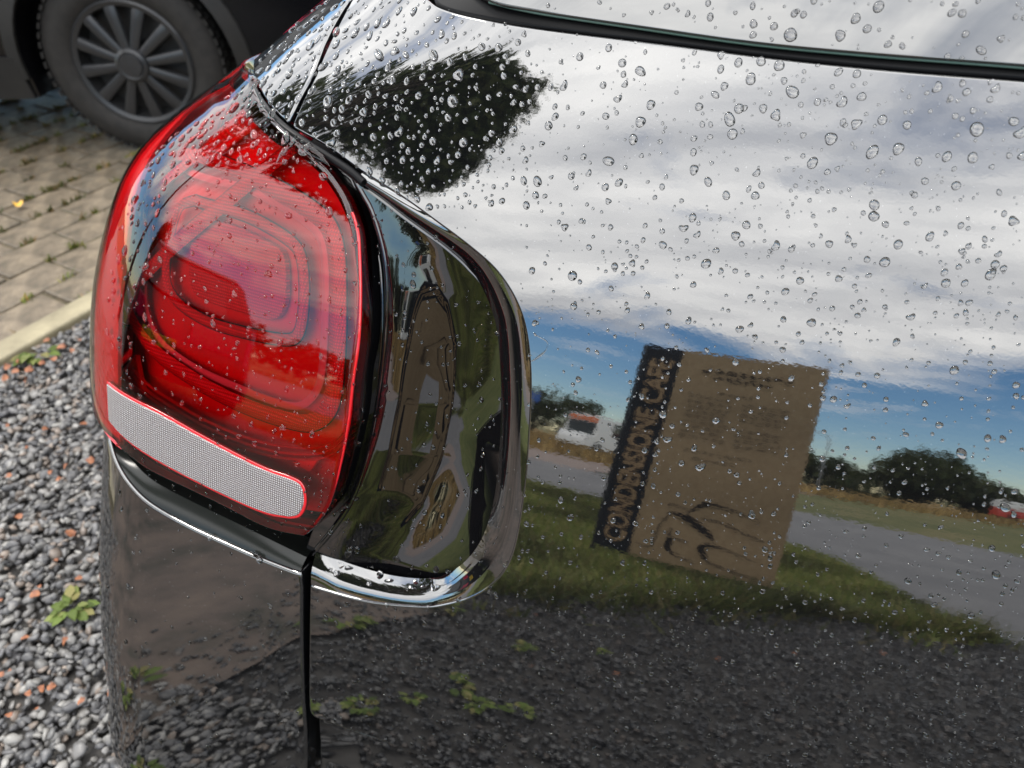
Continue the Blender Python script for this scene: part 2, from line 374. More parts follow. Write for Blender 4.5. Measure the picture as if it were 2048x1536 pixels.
def panel(name, segs, material, parent, off=None, roll=.0025, skirt=.012, step=.004, grid=.008, raw=None, at=0.0):
    """a pressed body panel: body surface inside an outline, edges rolled under, with a returned flange"""
    tz = raw if raw is not None else outline(segs, step, at)
    o0 = off if off is not None else (lambda q: np.zeros(q.shape[:-1]))
    rings = []; K = 5
    rings.append((tz, roll + skirt, None, 1.0))
    I0 = None
    for k in range(K):
        a = (pi / 2) * k / (K - 1)
        w = roll * sin(a) if roll else 0; d = roll * (1 - sin(a)) if False else roll * (1 - sin(a))
        w = roll * (1 - cos(a)); d = roll * (1 - sin(a))
        q, I = inset(tz, w) if np.any(w > 0) else (tz, inset(tz, 1e-5)[1])
        if I0 is None: I0 = I
        rings.append((q, d, a, 0.0))
    V = []; Nn = []; UV = []; faces = []; n = len(tz)
    for q, d, a, sk in rings:
        P, N = disp_surf(q, o0)
        V.append(P - N * d)
        if a is None: Nn.append(-I0)
        else:
            v = N * sin(a) - I0 * cos(a); Nn.append(v / np.linalg.norm(v, axis=1, keepdims=True))
        UV.append(uv_of(q))
    for r in range(len(rings) - 1):
        for i in range(n):
            j = (i + 1) % n; faces.append((r * n + i, r * n + j, (r + 1) * n + j, (r + 1) * n + i))
    inner = rings[-1][0]; S = np.array([.5, 1.0])
    lo, hi = inner.min(0), inner.max(0)
    gu, gv = np.meshgrid(np.arange(lo[0], hi[0], grid / .5), np.arange(lo[1], hi[1], grid))
    g = np.stack([gu.ravel(), gv.ravel()], 1); g = g[inside_poly(g, inner)]
    if len(g):
        dm = np.full(len(g), 9.0)
        for i in range(0, n, 1): dm = np.minimum(dm, np.hypot((g[:, 0] - inner[i, 0]) * .5, g[:, 1] - inner[i, 1]))
        g = g[dm > grid * .55]
    allp = np.vstack([inner, g]) * S
    vv, ee, ff, ov, oe, of = delaunay_2d_cdt([Vector(p) for p in allp], [(i, (i + 1) % n) for i in range(n)], [], 0, 1e-6)
    vv = np.array([(p[0], p[1]) for p in vv]) / S
    tri = np.array([f for f in ff if len(f) == 3]); cen = vv[tri].mean(1); tri = tri[inside_poly(cen, inner)]
    mp_ = {}
    for i, lst in enumerate(ov):
        for k in lst:
            if k < n: mp_[i] = (len(rings) - 1) * n + k; break
    base = len(rings) * n; new = [i for i in range(len(vv)) if i not in mp_]
    if new:
        q = vv[new]; P, N = disp_surf(q, o0); V.append(P); Nn.append(N); UV.append(uv_of(q))
        for k, i in enumerate(new): mp_[i] = base + k
    V = np.vstack(V); Nn = np.vstack(Nn); UV = np.vstack(UV)
    faces += [tuple(mp_[i] for i in t) for t in tri]
    # wind every face with its normals
    out = []
    for f in faces:
        a, b, c = V[f[0]], V[f[1]], V[f[2]]; nn = np.cross(b - a, c - a)
        if np.dot(nn, Nn[list(f)].sum(0)) < 0: f = tuple(reversed(f))
        out.append(f)
    me = np_mesh(name, V, out, material, normals=Nn, uv=UV)
    o = link(name, me, parent); return o
def strip(name, A, B, material, parent, oa, ob, bulge=0.0, n=10, ra=.0, closed=False, endn=None):
    """a surface lofted between two edges on the body, at depths oa and ob"""
    PA, NA = disp_surf(A); PB, NB = disp_surf(B); oa = np.broadcast_to(oa, (len(A),)); ob = np.broadcast_to(ob, (len(B),))
    PA = PA + NA * oa[:, None]; PB = PB + NB * ob[:, None]; V = []; UV = []
    for k in range(n + 1):
        t = k / n; NN = NA * (1 - t) + NB * t
        V.append(PA * (1 - t) + PB * t + NN * (bulge * sin(pi * t))); UV.append(uv_of(A * (1 - t) + B * t))
    V = np.vstack(V); UV = np.vstack(UV); m = len(A); f = []
    for k in range(n):
        for i in range(m - (0 if closed else 1)):
            j = (i + 1) % m; f.append((k * m + i, k * m + j, (k + 1) * m + j, (k + 1) * m + i))
    NN = NA.mean(0); a, b, c = V[f[len(f) // 2][0]], V[f[len(f) // 2][1]], V[f[len(f) // 2][2]]
    if np.dot(np.cross(b - a, c - a), NA[len(A) // 2]) < 0: f = [tuple(reversed(q)) for q in f]
    return link(name, np_mesh(name, V, f, material, uv=UV), parent)

# ================================================================== the black car in front of the camera
CAR = empty("black_hatchback", (0, 0, 0))
tag(CAR, "glossy black hatchback covered in raindrops, seen close at its red tail light", "car")
const = lambda c: (lambda q: np.full(q.shape[:-1], c))

SEAM = [(775, -110), (704, 0), (640, 130), (604, 205), (584, 250)]
REC_TOP = [(584, 254), (645, 289), (723, 344)]
REC = [(723, 344), (802, 394), (866, 440), (938, 494), (993, 544), (1032, 605), (1052, 671), (1059, 760), (1055, 870), (1046, 981), (1027, 1092),
       (999, 1150), (949, 1189), (883, 1209), (838, 1212), (760, 1206), (702, 1195), (620, 1171)]
TG_LEFT = [(620, 1171), (618, 1300), (618, 1405), (621, 1425), (629, 1436)]
TG_BOT = [(629, 1436), (702, 1461), (784, 1489), (890, 1533), (1100, 1612), (1500, 1732), (2200, 1860), ("w", -42, .56)]
TG_RIGHT = [("w", -42, .56), ("w", -42, .8), ("w", -42, 1.05)]
TG_TOP = [("w", -42, 1.062), (2400, 188), (2048, 161), (1792, 141), (1564, 118), (1336, 89), (1108, 61), (977, 40), (880, 15), (825, -20), (775, -110)]
# outlines start and end on the same corner; the tailgate carries the whole reflection
tailgate = panel("tailgate", [SEAM, REC_TOP, REC, TG_LEFT, TG_BOT, TG_RIGHT, TG_TOP], M["paint"], CAR, roll=.002, grid=.010)

AP_L = [(712, 366), (730, 398), (743, 424), (764, 497), (772, 570), (769, 676), (755, 806), (734, 915), (704, 999), (670, 1054), (632, 1102)]
AP_B = [(632, 1105), (707, 1130), (780, 1150), (843, 1157), (888, 1150), (932, 1121), (966, 1072), (988, 998), (999, 898), (1002, 787), (996, 677), (982, 616),
        (949, 549), (894, 494), (811, 433), (761, 394), (720, 366)]
_at = sight([(735, 380)])[0, 1]; _ab = .685
_av = np.linspace(-.15, 1.15, 131); _as = np.tan(np.radians(np.interp(_av, [-.2, 0, .45, .62, .85, 1.0, 1.2], [-20, -20, -9, -2, 7, 9, 9])))
_ad = -np.cumsum(_as) * .01 * (_at - _ab) / .94; _ad -= np.interp(0, _av, _ad)
_al = sight(AP_L); _al = _al[np.argsort(_al[:, 1])]
_ur = -sight([(800, 780), (1000, 780)])[:, 0] * .95; _uc = _ur[0] + .25 * (_ur[1] - _ur[0]); _uh = _ur[1] - _uc
def ap_off(q):
    v = np.clip((_at - q[..., 1]) / (_at - _ab), -.15, 1.15)
    u = -q[..., 0] * .95; w = np.clip((u - _uc) / _uh, 0, 1.3) ** 1.8
    lf = -(q[..., 0] - np.interp(q[..., 1], _al[:, 1], _al[:, 0])) * .95
    return -.003 - np.interp(v, _av, _ad) * (.45 + .55 * SS((lf + .005) / .075)) + .014 * w * np.clip((v - .25) / .4, 0, 1)
_ap = outline([AP_L, AP_B], .004, ap_off)
# where the panel lies deep it runs on under the lip of the recess
_apx, _ = inset(_ap, -np.clip((-ap_off(_ap) - .018) / .010, 0, 1)[:, None] * .009)
applique = panel("lamp_extension_panel", None, M["gloss_black"], CAR, off=ap_off, roll=.003, skirt=.010, raw=_apx, grid=.006)
NB = 150
_eb = edge(AP_B[::-1], NB, lambda q: np.maximum(ap_off(q) - .001, -.017))
band = strip("recess_wall", edge(REC, NB), _eb, M["paint"], CAR, -.002, np.maximum(ap_off(_eb) - .001, -.017), bulge=.003, n=10)

# red tail light -----------------------------------------------------
LN_OFF = .006
LN_TOP = [("s", .46, .985), ("s", .40, .985), (497, 140), (503, 170), (518, 200), (542, 231), (568, 258)]
LN_R = [(568, 258), (600, 285), (634, 317), (662, 345), (690, 384), (708, 424), (722, 478), (729, 585), (727, 676), (716, 760), (707, 842), (689, 933), (668, 1004), (640, 1046), (612, 1071)]
LN_B = [(612, 1071), (539, 1055), (452, 1011), (380, 976), (313, 944), (269, 913), (240, 887), (220, 864), (206, 842), ("s", .30, .66), ("s", .46, .68)]
LN_S = [("s", .46, .69), ("s", .46, .8), ("s", .46, .95)]
LAMP = empty("tail_light"); LAMP.parent = CAR
_ln = outline([LN_TOP, LN_R, LN_B, LN_S], .004, LN_OFF)
def lens_off(q):
    # gently domed: highest along the middle, with a soft shoulder along the rim
    z = q[..., 1]; v = np.clip((z - .62) / (.99 - .62), 0, 1)
    return LN_OFF + .010 * np.sin(pi * v) ** .7
lens = panel("lens", None, M["red_lens"], LAMP, off=lens_off, roll=.0045, skirt=.016, raw=_ln, grid=.007)
_hz, _ = inset(_ln, .006)
housing = panel("housing", None, M["red_dark"], LAMP, off=const(-.028), roll=.002, skirt=.004, raw=_hz, grid=.010)
IN = -.016
def ring(name, px, w, material, off=IN, bulge=.004, wall=.010):
    """a raised light guide: rounded loop of width w standing on the lamp housing"""
    o = outline([px + px[:1]], .004, off); i_, _ = inset(o, w); o2, _ = inset(o, .0004)
    a = strip(name, o, i_, material, LAMP, off, off, bulge=bulge, n=6, closed=True)
    if bulge > .002:
        for q_, w_ in ((o, -.0015), (i_, .0015)):
            q2, _ = inset(q_, w_); strip("ring_groove", q_, q2, M["under"], LAMP, off - .001, off - .001, n=1, closed=True)
    return a
OUTER = [(330, 290), (400, 298), (480, 325), (560, 362), (630, 404), (668, 440), (688, 500), (692, 600), (690, 700), (682, 790), (664, 838), (628, 862), (580, 858), (500, 832), (420, 794), (350, 750), (292, 700), (262, 650), (250, 590), (256, 500), (276, 400), (300, 320)]
INNER = [(390, 390), (479, 415), (545, 446), (595, 482), (612, 520), (617, 580), (613, 640), (604, 674), (585, 690), (545, 688), (480, 674), (420, 656), (370, 628), (340, 598), (326, 560), (330, 500), (342, 440), (360, 402)]
ring("light_guide", OUTER, .0175, M["red_ribbed"])
ring("light_guide", INNER, .0105, M["red_ribbed"])
GROOVE = [(322, 330), (380, 335), (470, 362), (550, 396), (610, 432), (644, 468), (656, 520), (658, 600), (655, 690), (648, 760), (630, 800), (596, 820), (540, 808), (470, 780), (400, 748), (340, 708), (304, 664), (288, 600), (294, 500), (306, 400)]
ring("bezel", [(x, y) for x, y in GROOVE], .008, M["lamp_grey"], off=IN - .004, bulge=.001)
CENTER = [(405, 436), (470, 452), (540, 486), (566, 510), (572, 560), (568, 612), (545, 640), (480, 625), (420, 606), (385, 585), (376, 540), (384, 470)]
panel("centre_reflector", [CENTER + CENTER[:1]], M["red_ribbed"], LAMP, off=const(IN - .004), roll=.002, skirt=.004, at=IN - .004)
for k, dy_ in enumerate((0, 13, 24)):
    pts = [(268, 735 + dy_), (330, 790 + dy_), (420, 842 + dy_), (520, 880 + dy_), (610, 893 + dy_), (660, 885 + dy_), (688, 862 + dy_)]
    A = edge(pts, 60, IN); B = edge([(x, y + 5) for x, y in pts], 60, IN)
    strip("light_bar", A, B, M["red_edge"], LAMP, IN, IN, bulge=.003, n=4)
_sq = outline([[("w", 34.2, .668), ("w", 34.8, .79), ("w", 36.2, .90), ("w", 39, .953)], [("w", 39.5, .958), ("s", .43, .95)], [("s", .43, .945), ("s", .43, .69)], [("s", .43, .685), ("s", .25, .672), ("w", 34.2, .668)]], .006)
panel("red_insert", None, M["red_side"], LAMP, off=lambda q: lens_off(q) - .0045, roll=.001, skirt=.003, raw=_sq, grid=.012)  # red sheet added close under the lens to brighten its dark side
panel("black_shoulder", [[(494, 128), (502, 165), (530, 212), (562, 250), (600, 284)], [(600, 284), (566, 294), (524, 262), (488, 222), (468, 178)], [(468, 178), (474, 150), ("s", .33, .985), ("s", .42, .985)], [("s", .42, .99), ("s", .36, .99), (494, 128)]], M["gloss_black"], LAMP, off=lambda q: lens_off(q) - .0035, roll=.0008, skirt=.002, at=.003, grid=.008)
for pts in ([(240, 765), (270, 708), (288, 790)], [(585, 925), (640, 915), (618, 945)]):
    panel("red_insert", [[pts[0], pts[1]], [pts[1], pts[2]], [pts[2], pts[0]]], M["red_plain"], LAMP, off=const(IN), roll=.001, skirt=.004, at=IN, step=.003)
REV_T = [(204, 764), (222, 766), (313, 820), (415, 877), (525, 934), (585, 956)]
REV_E = [(585, 956), (603, 966), (610, 985), (609, 1008), (598, 1028), (580, 1033)]
REV_B = [(580, 1033), (525, 1022), (433, 981), (324, 924), (254, 876), (218, 834), (203, 798), (204, 764)]
_rv = outline([REV_T, REV_E, REV_B], .003, .012)
_rv0, _ = inset(_rv, -.0028); _rv1, _ = inset(_rv, -.006)
def rev_off(c): return lambda q: lens_off(q) + c
panel("reversing_lens_rim", None, M["red_edge"], LAMP, off=rev_off(.0006), roll=.0012, skirt=.002, raw=_rv0, grid=.006)
panel("reversing_lens", None, M["white_prism"], LAMP, off=rev_off(.0018), roll=.0015, skirt=.002, raw=_rv, grid=.006)
# bright moulded edge that runs round the right side of the lens
EDG = [(706, 425), (712, 440), (722, 480), (728, 585), (726, 676), (715, 760), (705, 842), (687, 930), (664, 1002), (634, 1046)]
_e = edge(EDG, 90, LN_OFF); _P, _N = disp_surf(_e, lens_off)
lw, _ = inset(_ln, .0012); lw2, _ = inset(_ln, .002)
strip("lamp_wall", lw, lw2, M["gloss_black"], LAMP, LN_OFF - .0085, -.062, n=3, closed=True)
# bright moulded rim
tb = MB(); tb.tube([p - n * .0030 for p, n in zip(_P, _N)], .0014, 8); tb.build("lens_edge", M["red_edge"], LAMP, smooth=True)
# black bezel between lens and extension panel
BZ = [[(592, 268), (650, 308), (722, 356)], [(722, 356), (740, 410), (766, 490), (775, 570), (772, 676), (758, 806), (737, 915), (707, 1003), (673, 1060), (636, 1106), (612, 1104)],
      [(612, 1104), (634, 1048), (664, 1000), (684, 930), (702, 842), (710, 760), (720, 676), (722, 585), (716, 480), (700, 424), (680, 384), (650, 345), (590, 285), (592, 268)]]
panel("lamp_bezel", BZ, M["gloss_black"], CAR, off=lambda q: ap_off(q) * .55 - .014, roll=.003, skirt=.004, at=-.028)
# edge of the extension panel that catches the red of the lamp
_e = edge(AP_L, 80, ap_off); _P, _N = disp_surf(_e); _o = ap_off(_e)
tb = MB(); tb.tube([p + n * (o_ - .004) for p, n, o_ in zip(_P, _N, _o)], .0042, 10); tb.build("panel_edge_bead", M["gloss_black"], CAR, smooth=True)

# bumper ------------------------------------------------------------
BU_TOP = [("s", .75, .60), ("s", .45, .60), ("s", .30, .595), (210, 850), (216, 876), (229, 920), (258, 968), (306, 1012), (379, 1053), (452, 1087), (525, 1119), (597, 1147)]
BU_R = [(600, 1147), (603, 1165), (605, 1209), (609, 1400), (614, 1536), (620, 1720), ("w", 25, .08)]
BU_BOT = [("w", 25, .08), ("w", 40, .08), ("w", 50, .08), ("s", .45, .08), ("s", .75, .08)]
BU_S = [("s", .75, .08), ("s", .75, .4), ("s", .75, .6)]
panel("bumper_corner", [BU_TOP, BU_R, BU_BOT, BU_S], M["paint"], CAR, roll=.0035, skirt=.02, grid=.012)
_a = edge(BU_TOP[2:] , 90); _b = edge([("s", .30, .66), (208, 842), (220, 864), (240, 887), (269, 913), (313, 944), (380, 976), (452, 1011), (539, 1057), (615, 1100)], 90, -.014)
_m = _a * .42 + _b * .58
strip("bumper_ledge", _a, _m, M["ledge"], CAR, -.0036, -.013, bulge=.0015, n=6)
strip("lamp_base", _m, _b, M["satin"], CAR, -.0132, -.030, bulge=-.002, n=6)
BC = [[(634, 1444), (702, 1468), (784, 1496), (890, 1540), (1100, 1620), (1500, 1741), (2200, 1870), ("w", -42, .55)], [("w", -42, .545), ("w", -42, .25)],
      [("w", -42, .24), ("w", -10, .24), ("w", 18, .24)], [("w", 22, .24), (640, 1700), (637, 1536), (634, 1444)]]
panel("bumper_centre", BC, M["paint"], CAR, off=const(-.005), roll=.0012, skirt=.02, grid=.014)

# pillar, window, side ----------------------------------------------
QP = [[(766, -118), (695, 0), (631, 130), (594, 205), (575, 245)], [(575, 247), (549, 224), (526, 193), (510, 160), (505, 128), ("s", .42, .995), ("s", .85, 1.0)],
      [("s", .86, 1.0), ("s", .86, 1.2), ("s", .86, 1.4)], [("s", .86, 1.41), ("s", .70, 1.41), ("w", 24, 1.41)], [("w", 22, 1.41), ("w", 19, 1.25), (766, -118)]]
panel("rear_pillar", QP, M["paint"], CAR, roll=.0028, grid=.012)
panel("rear_fender", [[("s", .48, .61), ("s", .65, .61), ("s", .86, .61)], [("s", .86, .62), ("s", .86, .98)], [("s", .86, .985), ("s", .65, .985), ("s", .48, .985)], [("s", .48, .98), ("s", .48, .62)]],
      M["paint"], CAR, roll=.0025, grid=.02)
SEAL = [[(862, -8), (880, 18), (977, 43), (1108, 64), (1336, 92), (1564, 121), (1792, 144), (2048, 164), (2400, 192), ("w", -42, 1.068)],
        [("w", -42, 1.09), (2400, 160), (2048, 128), (1735, 104), (1507, 82), (1279, 50), (1074, 18), (977, -4), (900, -50), (862, -8)]]
panel("window_seal", SEAL, M["rubber"], CAR, off=const(-.006), roll=.004, skirt=.01, at=-.006)
GL = [[(905, -52), (977, 1), (1074, 23), (1279, 54), (1507, 86), (1735, 108), (2048, 132), (2400, 163), ("w", -42, 1.088)], [("w", -42, 1.09), ("w", -42, 1.41)],
      [("w", -42, 1.41), ("w", -10, 1.41), ("w", 14, 1.41)], [("w", 15, 1.41), ("w", 14, 1.3), (905, -52)]]
panel("rear_window", GL, M["glass_dark"], CAR, off=const(.003), roll=.0015, skirt=.001, at=.003, grid=.012)
_e = edge(GL[0][1:-1], 120, .001); _P, _N = disp_surf(_e)
tb = MB(); tb.tube([p - n * .0006 for p, n in zip(_P, _N)], .0016, 8); tb.build("glass_edge", M["glass_edge"], CAR, smooth=True)
# rubber seal in the joint above the lamp
_e = edge([(495, 110), (500, 140), (507, 172), (522, 203), (546, 234), (572, 258), (600, 278), (650, 309), (700, 342), (728, 366)], 90); _P, _N = disp_surf(_e)
tb = MB(); tb.tube([p + n * .0004 for p, n in zip(_P, _N)], [.0012 + .0026 * min(1, k / 40) for k in range(90)], 10); tb.build("lamp_seal", M["rubber"], CAR, smooth=True)
# black inner body that closes the joints
_t, _zz = np.meshgrid(np.radians(np.linspace(-43, 89, 90)), np.linspace(.18, 1.42, 70)); _q = np.stack([_t.ravel(), _zz.ravel()], 1)
_P, _N = disp_surf(_q); _P = _P - _N * .085
_f = np.array([(j * 90 + i, (j + 1) * 90 + i, (j + 1) * 90 + i + 1, j * 90 + i + 1) for j in range(69) for i in range(89)])
link("inner_body", np_mesh("inner_body", _P, _f, M["under"]), CAR)
# the rest of the shell: flanks, roof, nose
_zp = np.linspace(.22, 1.42, 30); _ys = [.865, 1.6, 2.4, 3.2, 3.7, 3.95]; _sh = [0, 0, 0, .01, .06, .3]
V = []; f = []
for y_, s_ in zip(_ys, _sh):
    for z_ in _zp:
        V.append((-Wz(z_) + s_ - (0.004), y_ if z_ < 1.0 else min(y_, 2.9 - (z_ - 1) * 1.6), z_))
for k in range(len(_ys) - 1):
    for i in range(len(_zp) - 1): f.append((k * 30 + i, k * 30 + i + 1, (k + 1) * 30 + i + 1, (k + 1) * 30 + i))
link("flank", np_mesh("flank", V, f, M["paint"]), CAR)
V2 = [(1.3 - p[0] - 1.3 + .1, p[1], p[2]) for p in V]; V2 = [(-.55 - (p[0]) - .0 + .0, p[1], p[2]) for p in V]
V2 = [(-(p[0]) - .12, p[1], p[2]) for p in V]
link("flank", np_mesh("flank", V2, [tuple(reversed(q)) for q in f], M["paint"]), CAR)
sh = MB(); sh.box((-.06, 2.35, .62), (1.9, 3.0, .72)); sh.box((-.06, 1.75, 1.36), (.95, 1.9, .06)); sh.box((-.06, 1.9, 1.2), (1.25, 2.0, .44)); sh.box((.42, .62, .70), (.9, .42, .9)); sh.box((.35, .75, 1.25), (.75, .3, .3))
sh.build("shell", M["under"], CAR)

# ================================================================== ground
def ground_at(px, z=0.0):
    d = cam_rays(px); return CAM + d * ((z - CAM[2]) / d[:, 2])[:, None]
M["soil"] = noise_color(mat("dark_wet_soil", rough=.7), (.018, .016, .014), (.05, .045, .04), 30)
M["joint"] = noise_color(mat("mossy_joint_sand", rough=.8), (.04, .036, .018), (.13, .10, .06), 22)
M["field"] = noise_color(mat("rough_meadow", rough=.9, spec=.2), (.07, .08, .026), (.17, .14, .065), .35, c3=(.11, .11, .04), bump=.6, bscale=25, dist=.05)
M["lawn"] = noise_color(mat("short_turf", rough=.9, spec=.2), (.07, .095, .02), (.17, .17, .055), 3.0, c3=(.11, .13, .03), bump=.6, bscale=90, dist=.02)
M["dry"] = noise_color(mat("dry_long_grass", rough=.9, spec=.2), (.14, .09, .03), (.30, .20, .075), .8, bump=.8, bscale=12, dist=.1)
M["tarmac"] = noise_color(mat("grey_tarmac", rough=.7), (.085, .082, .085), (.135, .13, .13), 1.2, detail=8, bump=.4, bscale=150, dist=.004)
M["path"] = noise_color(mat("pinkish_gravel_path", rough=.8), (.15, .11, .095), (.24, .18, .15), 2.0, bump=.4, bscale=60, dist=.01)
M["paver"] = noise_color(mat("worn_concrete_paver", rough=.5), (.060, .048, .031), (.205, .162, .110), 13, c3=(.128, .10, .068), detail=8, bump=.7, bscale=120, dist=.004)
M["kerb"] = noise_color(mat("pale_concrete_kerb", rough=.6), (.17, .145, .09), (.30, .26, .165), 9, detail=7, bump=.3, bscale=160, dist=.002)
def sheet(name, poly, z, material, kind="structure"):
    me = bpy.data.meshes.new(name); me.from_pydata([(x, y, z) for x, y in poly], [], [tuple(range(len(poly)))]); me.materials.append(material)
    o = link(name, me); o["kind"] = kind
    if me.polygons[0].normal.z < 0: me.flip_normals()
    return o
N_ = 40; me = bpy.data.meshes.new("ground")
_g = [(900 * cos(2 * pi * k / 64), 900 * sin(2 * pi * k / 64)) for k in range(64)]
sheet("ground", _g, -.06, M["field"])
sheet("gravel_base", [(-2.2, -3.4), (2.2, -3.4), (2.2, 5), (-2.2, 5)], -.018, M["soil"])
sheet("paving_base", [(-9, -3.4), (-2.24, -3.4), (-2.0, 5.4), (-2.0, 9), (-9, 9)], -.010, M["joint"])
GRASS_EDGE = [(-2.25, -1.5), (-1.6, -1.45), (-1.09, -1.66), (-.97, -1.85), (-.71, -2.08), (-.42, -2.36), (-.2, -2.62), (.02, -2.74), (.36, -2.82), (.62, -2.87), (.86, -2.93)]
ROAD_NEAR = [(1.0, -3.05), (.84, -3.4), (.72, -4.1), (.52, -5.1), (.16, -5.8), (-2.2, -6.3), (-6, -6.6), (-14, -6.4)]
sheet("grass_strip", GRASS_EDGE + ROAD_NEAR + [(-14, -2.6), (-5, -1.9), (-2.9, -1.6)], -.002, M["lawn"])
sheet("road", [(1.0, -3.05), (1.7, -2.95), (4, -2.4), (16, -1), (60, 8), (60, -4), (14, -8.6), (3.5, -10.3), (2.2, -12.2), (.5, -12.7), (-3.7, -11.2), (-14, -9.8), (-60, -9), (-60, -6.5), (-14, -6.4), (-6, -6.6), (-2.2, -6.3), (.16, -5.8), (.52, -5.1), (.72, -4.1), (.84, -3.4)], -.010, M["tarmac"])
sheet("path", [(-3.7, -11.3), (-2.8, -14.6), (-4.8, -16.8), (-20, -15.4), (-60, -15), (-60, -9.1), (-14, -9.9)], -.030, M["path"])
sheet("path", [(-2, -28.5), (1.3, -29.5), (5.6, -36), (18, -47), (60, -70), (60, -73), (18, -50), (5.2, -38.2), (1, -31.2), (-2, -30)], -.030, M["path"])
sheet("dry_grass", [(-3.5, -17.2), (-60, -16), (-160, -14), (-160, -120), (160, -120), (160, -75), (60, -75), (16, -52), (5, -39.5), (-1, -33), (-2.5, -24)], -.040, M["dry"])
# kerb: pale concrete edging stones between the pavers and the gravel
KU = ground_at([(0, 694), (195, 588)]); KL = ground_at([(0, 724), (190, 651)])
kd = (KU[1] - KU[0]); kd[2] = 0; kd /= np.linalg.norm(kd); kn = np.array([kd[1], -kd[0], 0])
KW = abs(float(np.dot(KL[0] - KU[0], kn))); KW = max(.09, KW)
KERB = empty("kerb", (0, 0, 0)); tag(KERB, kind="structure")
_kb = MB(); _kb.box((0, 0, -.05), (KW, .90, .13)); _ko = _kb.build("kerb_stone", M["kerb"], KERB, bevel=.008)
for k in range(-1, 6):
    o = _ko if k == -1 else _ko.copy()
    if k != -1: COL.objects.link(o); o.parent = KERB
    p = KU[0] + kn * KW / 2 + kd * (k * .912 + .3)
    o.location = (p[0], p[1], .006); o.rotation_euler = (RNG.normal(0, .003), RNG.normal(0, .004), atan2(kd[1], kd[0]) - pi / 2)
# concrete pavers, one object each, where they can be told apart
PAV = empty("paving", (0, 0, 0)); tag(PAV, kind="structure")
pb = MB(); pb.box((0, 0, -.03), (.160, .262, .06)); _p0 = pb.build("paver", M["paver"], PAV, bevel=.006); _pm = _p0.data; first = True
a0 = atan2(kd[1], kd[0]) - pi / 2; ex = np.array([cos(a0), sin(a0), 0]); ey = np.array([-sin(a0), cos(a0), 0]); cnt = 0
for i in range(1, 15):
    for j in range(-5, 16):
        c = KU[0] - ex * (i * .17 - .085 + .004) + ey * (j * .272 + (.136 if i % 2 else 0) - .3)
        pxy = None
        if cnt >= 298: break
        o = _p0 if first else _p0.copy()
        if not first: COL.objects.link(o); o.parent = PAV
        first = False; cnt += 1
        o.location = (c[0], c[1], RNG.normal(-.002, .0025)); o.rotation_euler = (RNG.normal(0, .012), RNG.normal(0, .012), a0 + RNG.normal(0, .008))
sheet("paving", [tuple((KU[0] - ex * 2.40 + ey * t)[:2]) for t in (-8, 9)] + [tuple((KU[0] - ex * 12 + ey * t)[:2]) for t in (9, -8)], -.006, M["paver"])

M["earth"] = noise_color(mat("trodden_brown_earth", rough=.75), (.030, .028, .018), (.125, .092, .070), 4.5, c3=(.085, .063, .05), detail=8, bump=.6, bscale=90, dist=.006)
sheet("earth_path", [(-1.24, -.20), (-1.22, -.9), (-1.12, -1.3), (-1.22, -1.75), (-1.45, -2.15), (-1.9, -2.45), (-2.5, -2.75), (-4.5, -3.1), (-5.5, -1.9), (-2.62, -.24)], .001, M["earth"])
# loose stone: gravel ------------------------------------------------
def ico(sub):
    bm = bmesh.new(); bmesh.ops.create_icosphere(bm, subdivisions=sub, radius=1); v = np.array([x.co[:] for x in bm.verts]); f = np.array([[q.index for q in p.verts] for p in bm.faces]); bm.free(); return v, f
def stones(name, P, size, sub, palette, flat=.7):
    v, f = ico(sub); n = len(P); k = len(v)
    # crushed stone: each one a ball cut by a few random planes
    pl = RNG.normal(size=(n, 7, 3)); pl /= np.linalg.norm(pl, axis=2, keepdims=True); pd = RNG.uniform(.38, .8, (n, 7))
    dt = np.einsum("npj,kj->nkp", pl, v); rad = np.min(np.where(dt > .05, pd[:, None, :] / np.maximum(dt, .05), 9.0), axis=2); rad = np.minimum(rad, 1.0)[:, :, None]
    A = RNG.normal(size=(n, 4)); A /= np.linalg.norm(A, axis=1, keepdims=True); w, x, y, z = A.T
    Rm = np.stack([1 - 2 * (y * y + z * z), 2 * (x * y - z * w), 2 * (x * z + y * w), 2 * (x * y + z * w), 1 - 2 * (x * x + z * z), 2 * (y * z - x * w), 2 * (x * z - y * w), 2 * (y * z + x * w), 1 - 2 * (x * x + y * y)], 1).reshape(n, 3, 3)
    S = size[:, None] * np.stack([RNG.uniform(.75, 1.35, n), RNG.uniform(.7, 1.1, n), RNG.uniform(.45, .8, n)], 1)
    VV = v[None] * rad * (1 + RNG.uniform(-.05, .05, (n, k, 1))) * S[:, None, :] * 1.15
    VV = np.einsum("nij,nkj->nki", Rm, VV); VV[:, :, 2] *= flat; VV += P[:, None, :]
    FF = (f[None] + (np.arange(n) * k)[:, None, None]).reshape(-1, 3)
    c = palette[RNG.integers(0, len(palette), n)] * RNG.uniform(.65, 1.3, (n, 1)); C = np.repeat(c, k, axis=0)
    o = link(name, np_mesh(name, VV.reshape(-1, 3), FF, M["stone"], col=C, smooth=False)); o["kind"] = "stuff"; return o
M["stone"] = col_attr(mat("wet_grey_stone", rough=.38))
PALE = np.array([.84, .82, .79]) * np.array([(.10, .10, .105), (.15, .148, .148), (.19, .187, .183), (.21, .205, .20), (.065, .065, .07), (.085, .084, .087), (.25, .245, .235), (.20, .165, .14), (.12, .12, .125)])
def scatter(n, x0, x1, y0, y1): return np.stack([RNG.uniform(x0, x1, n), RNG.uniform(y0, y1, n)], 1)
ge = np.array(GRASS_EDGE)
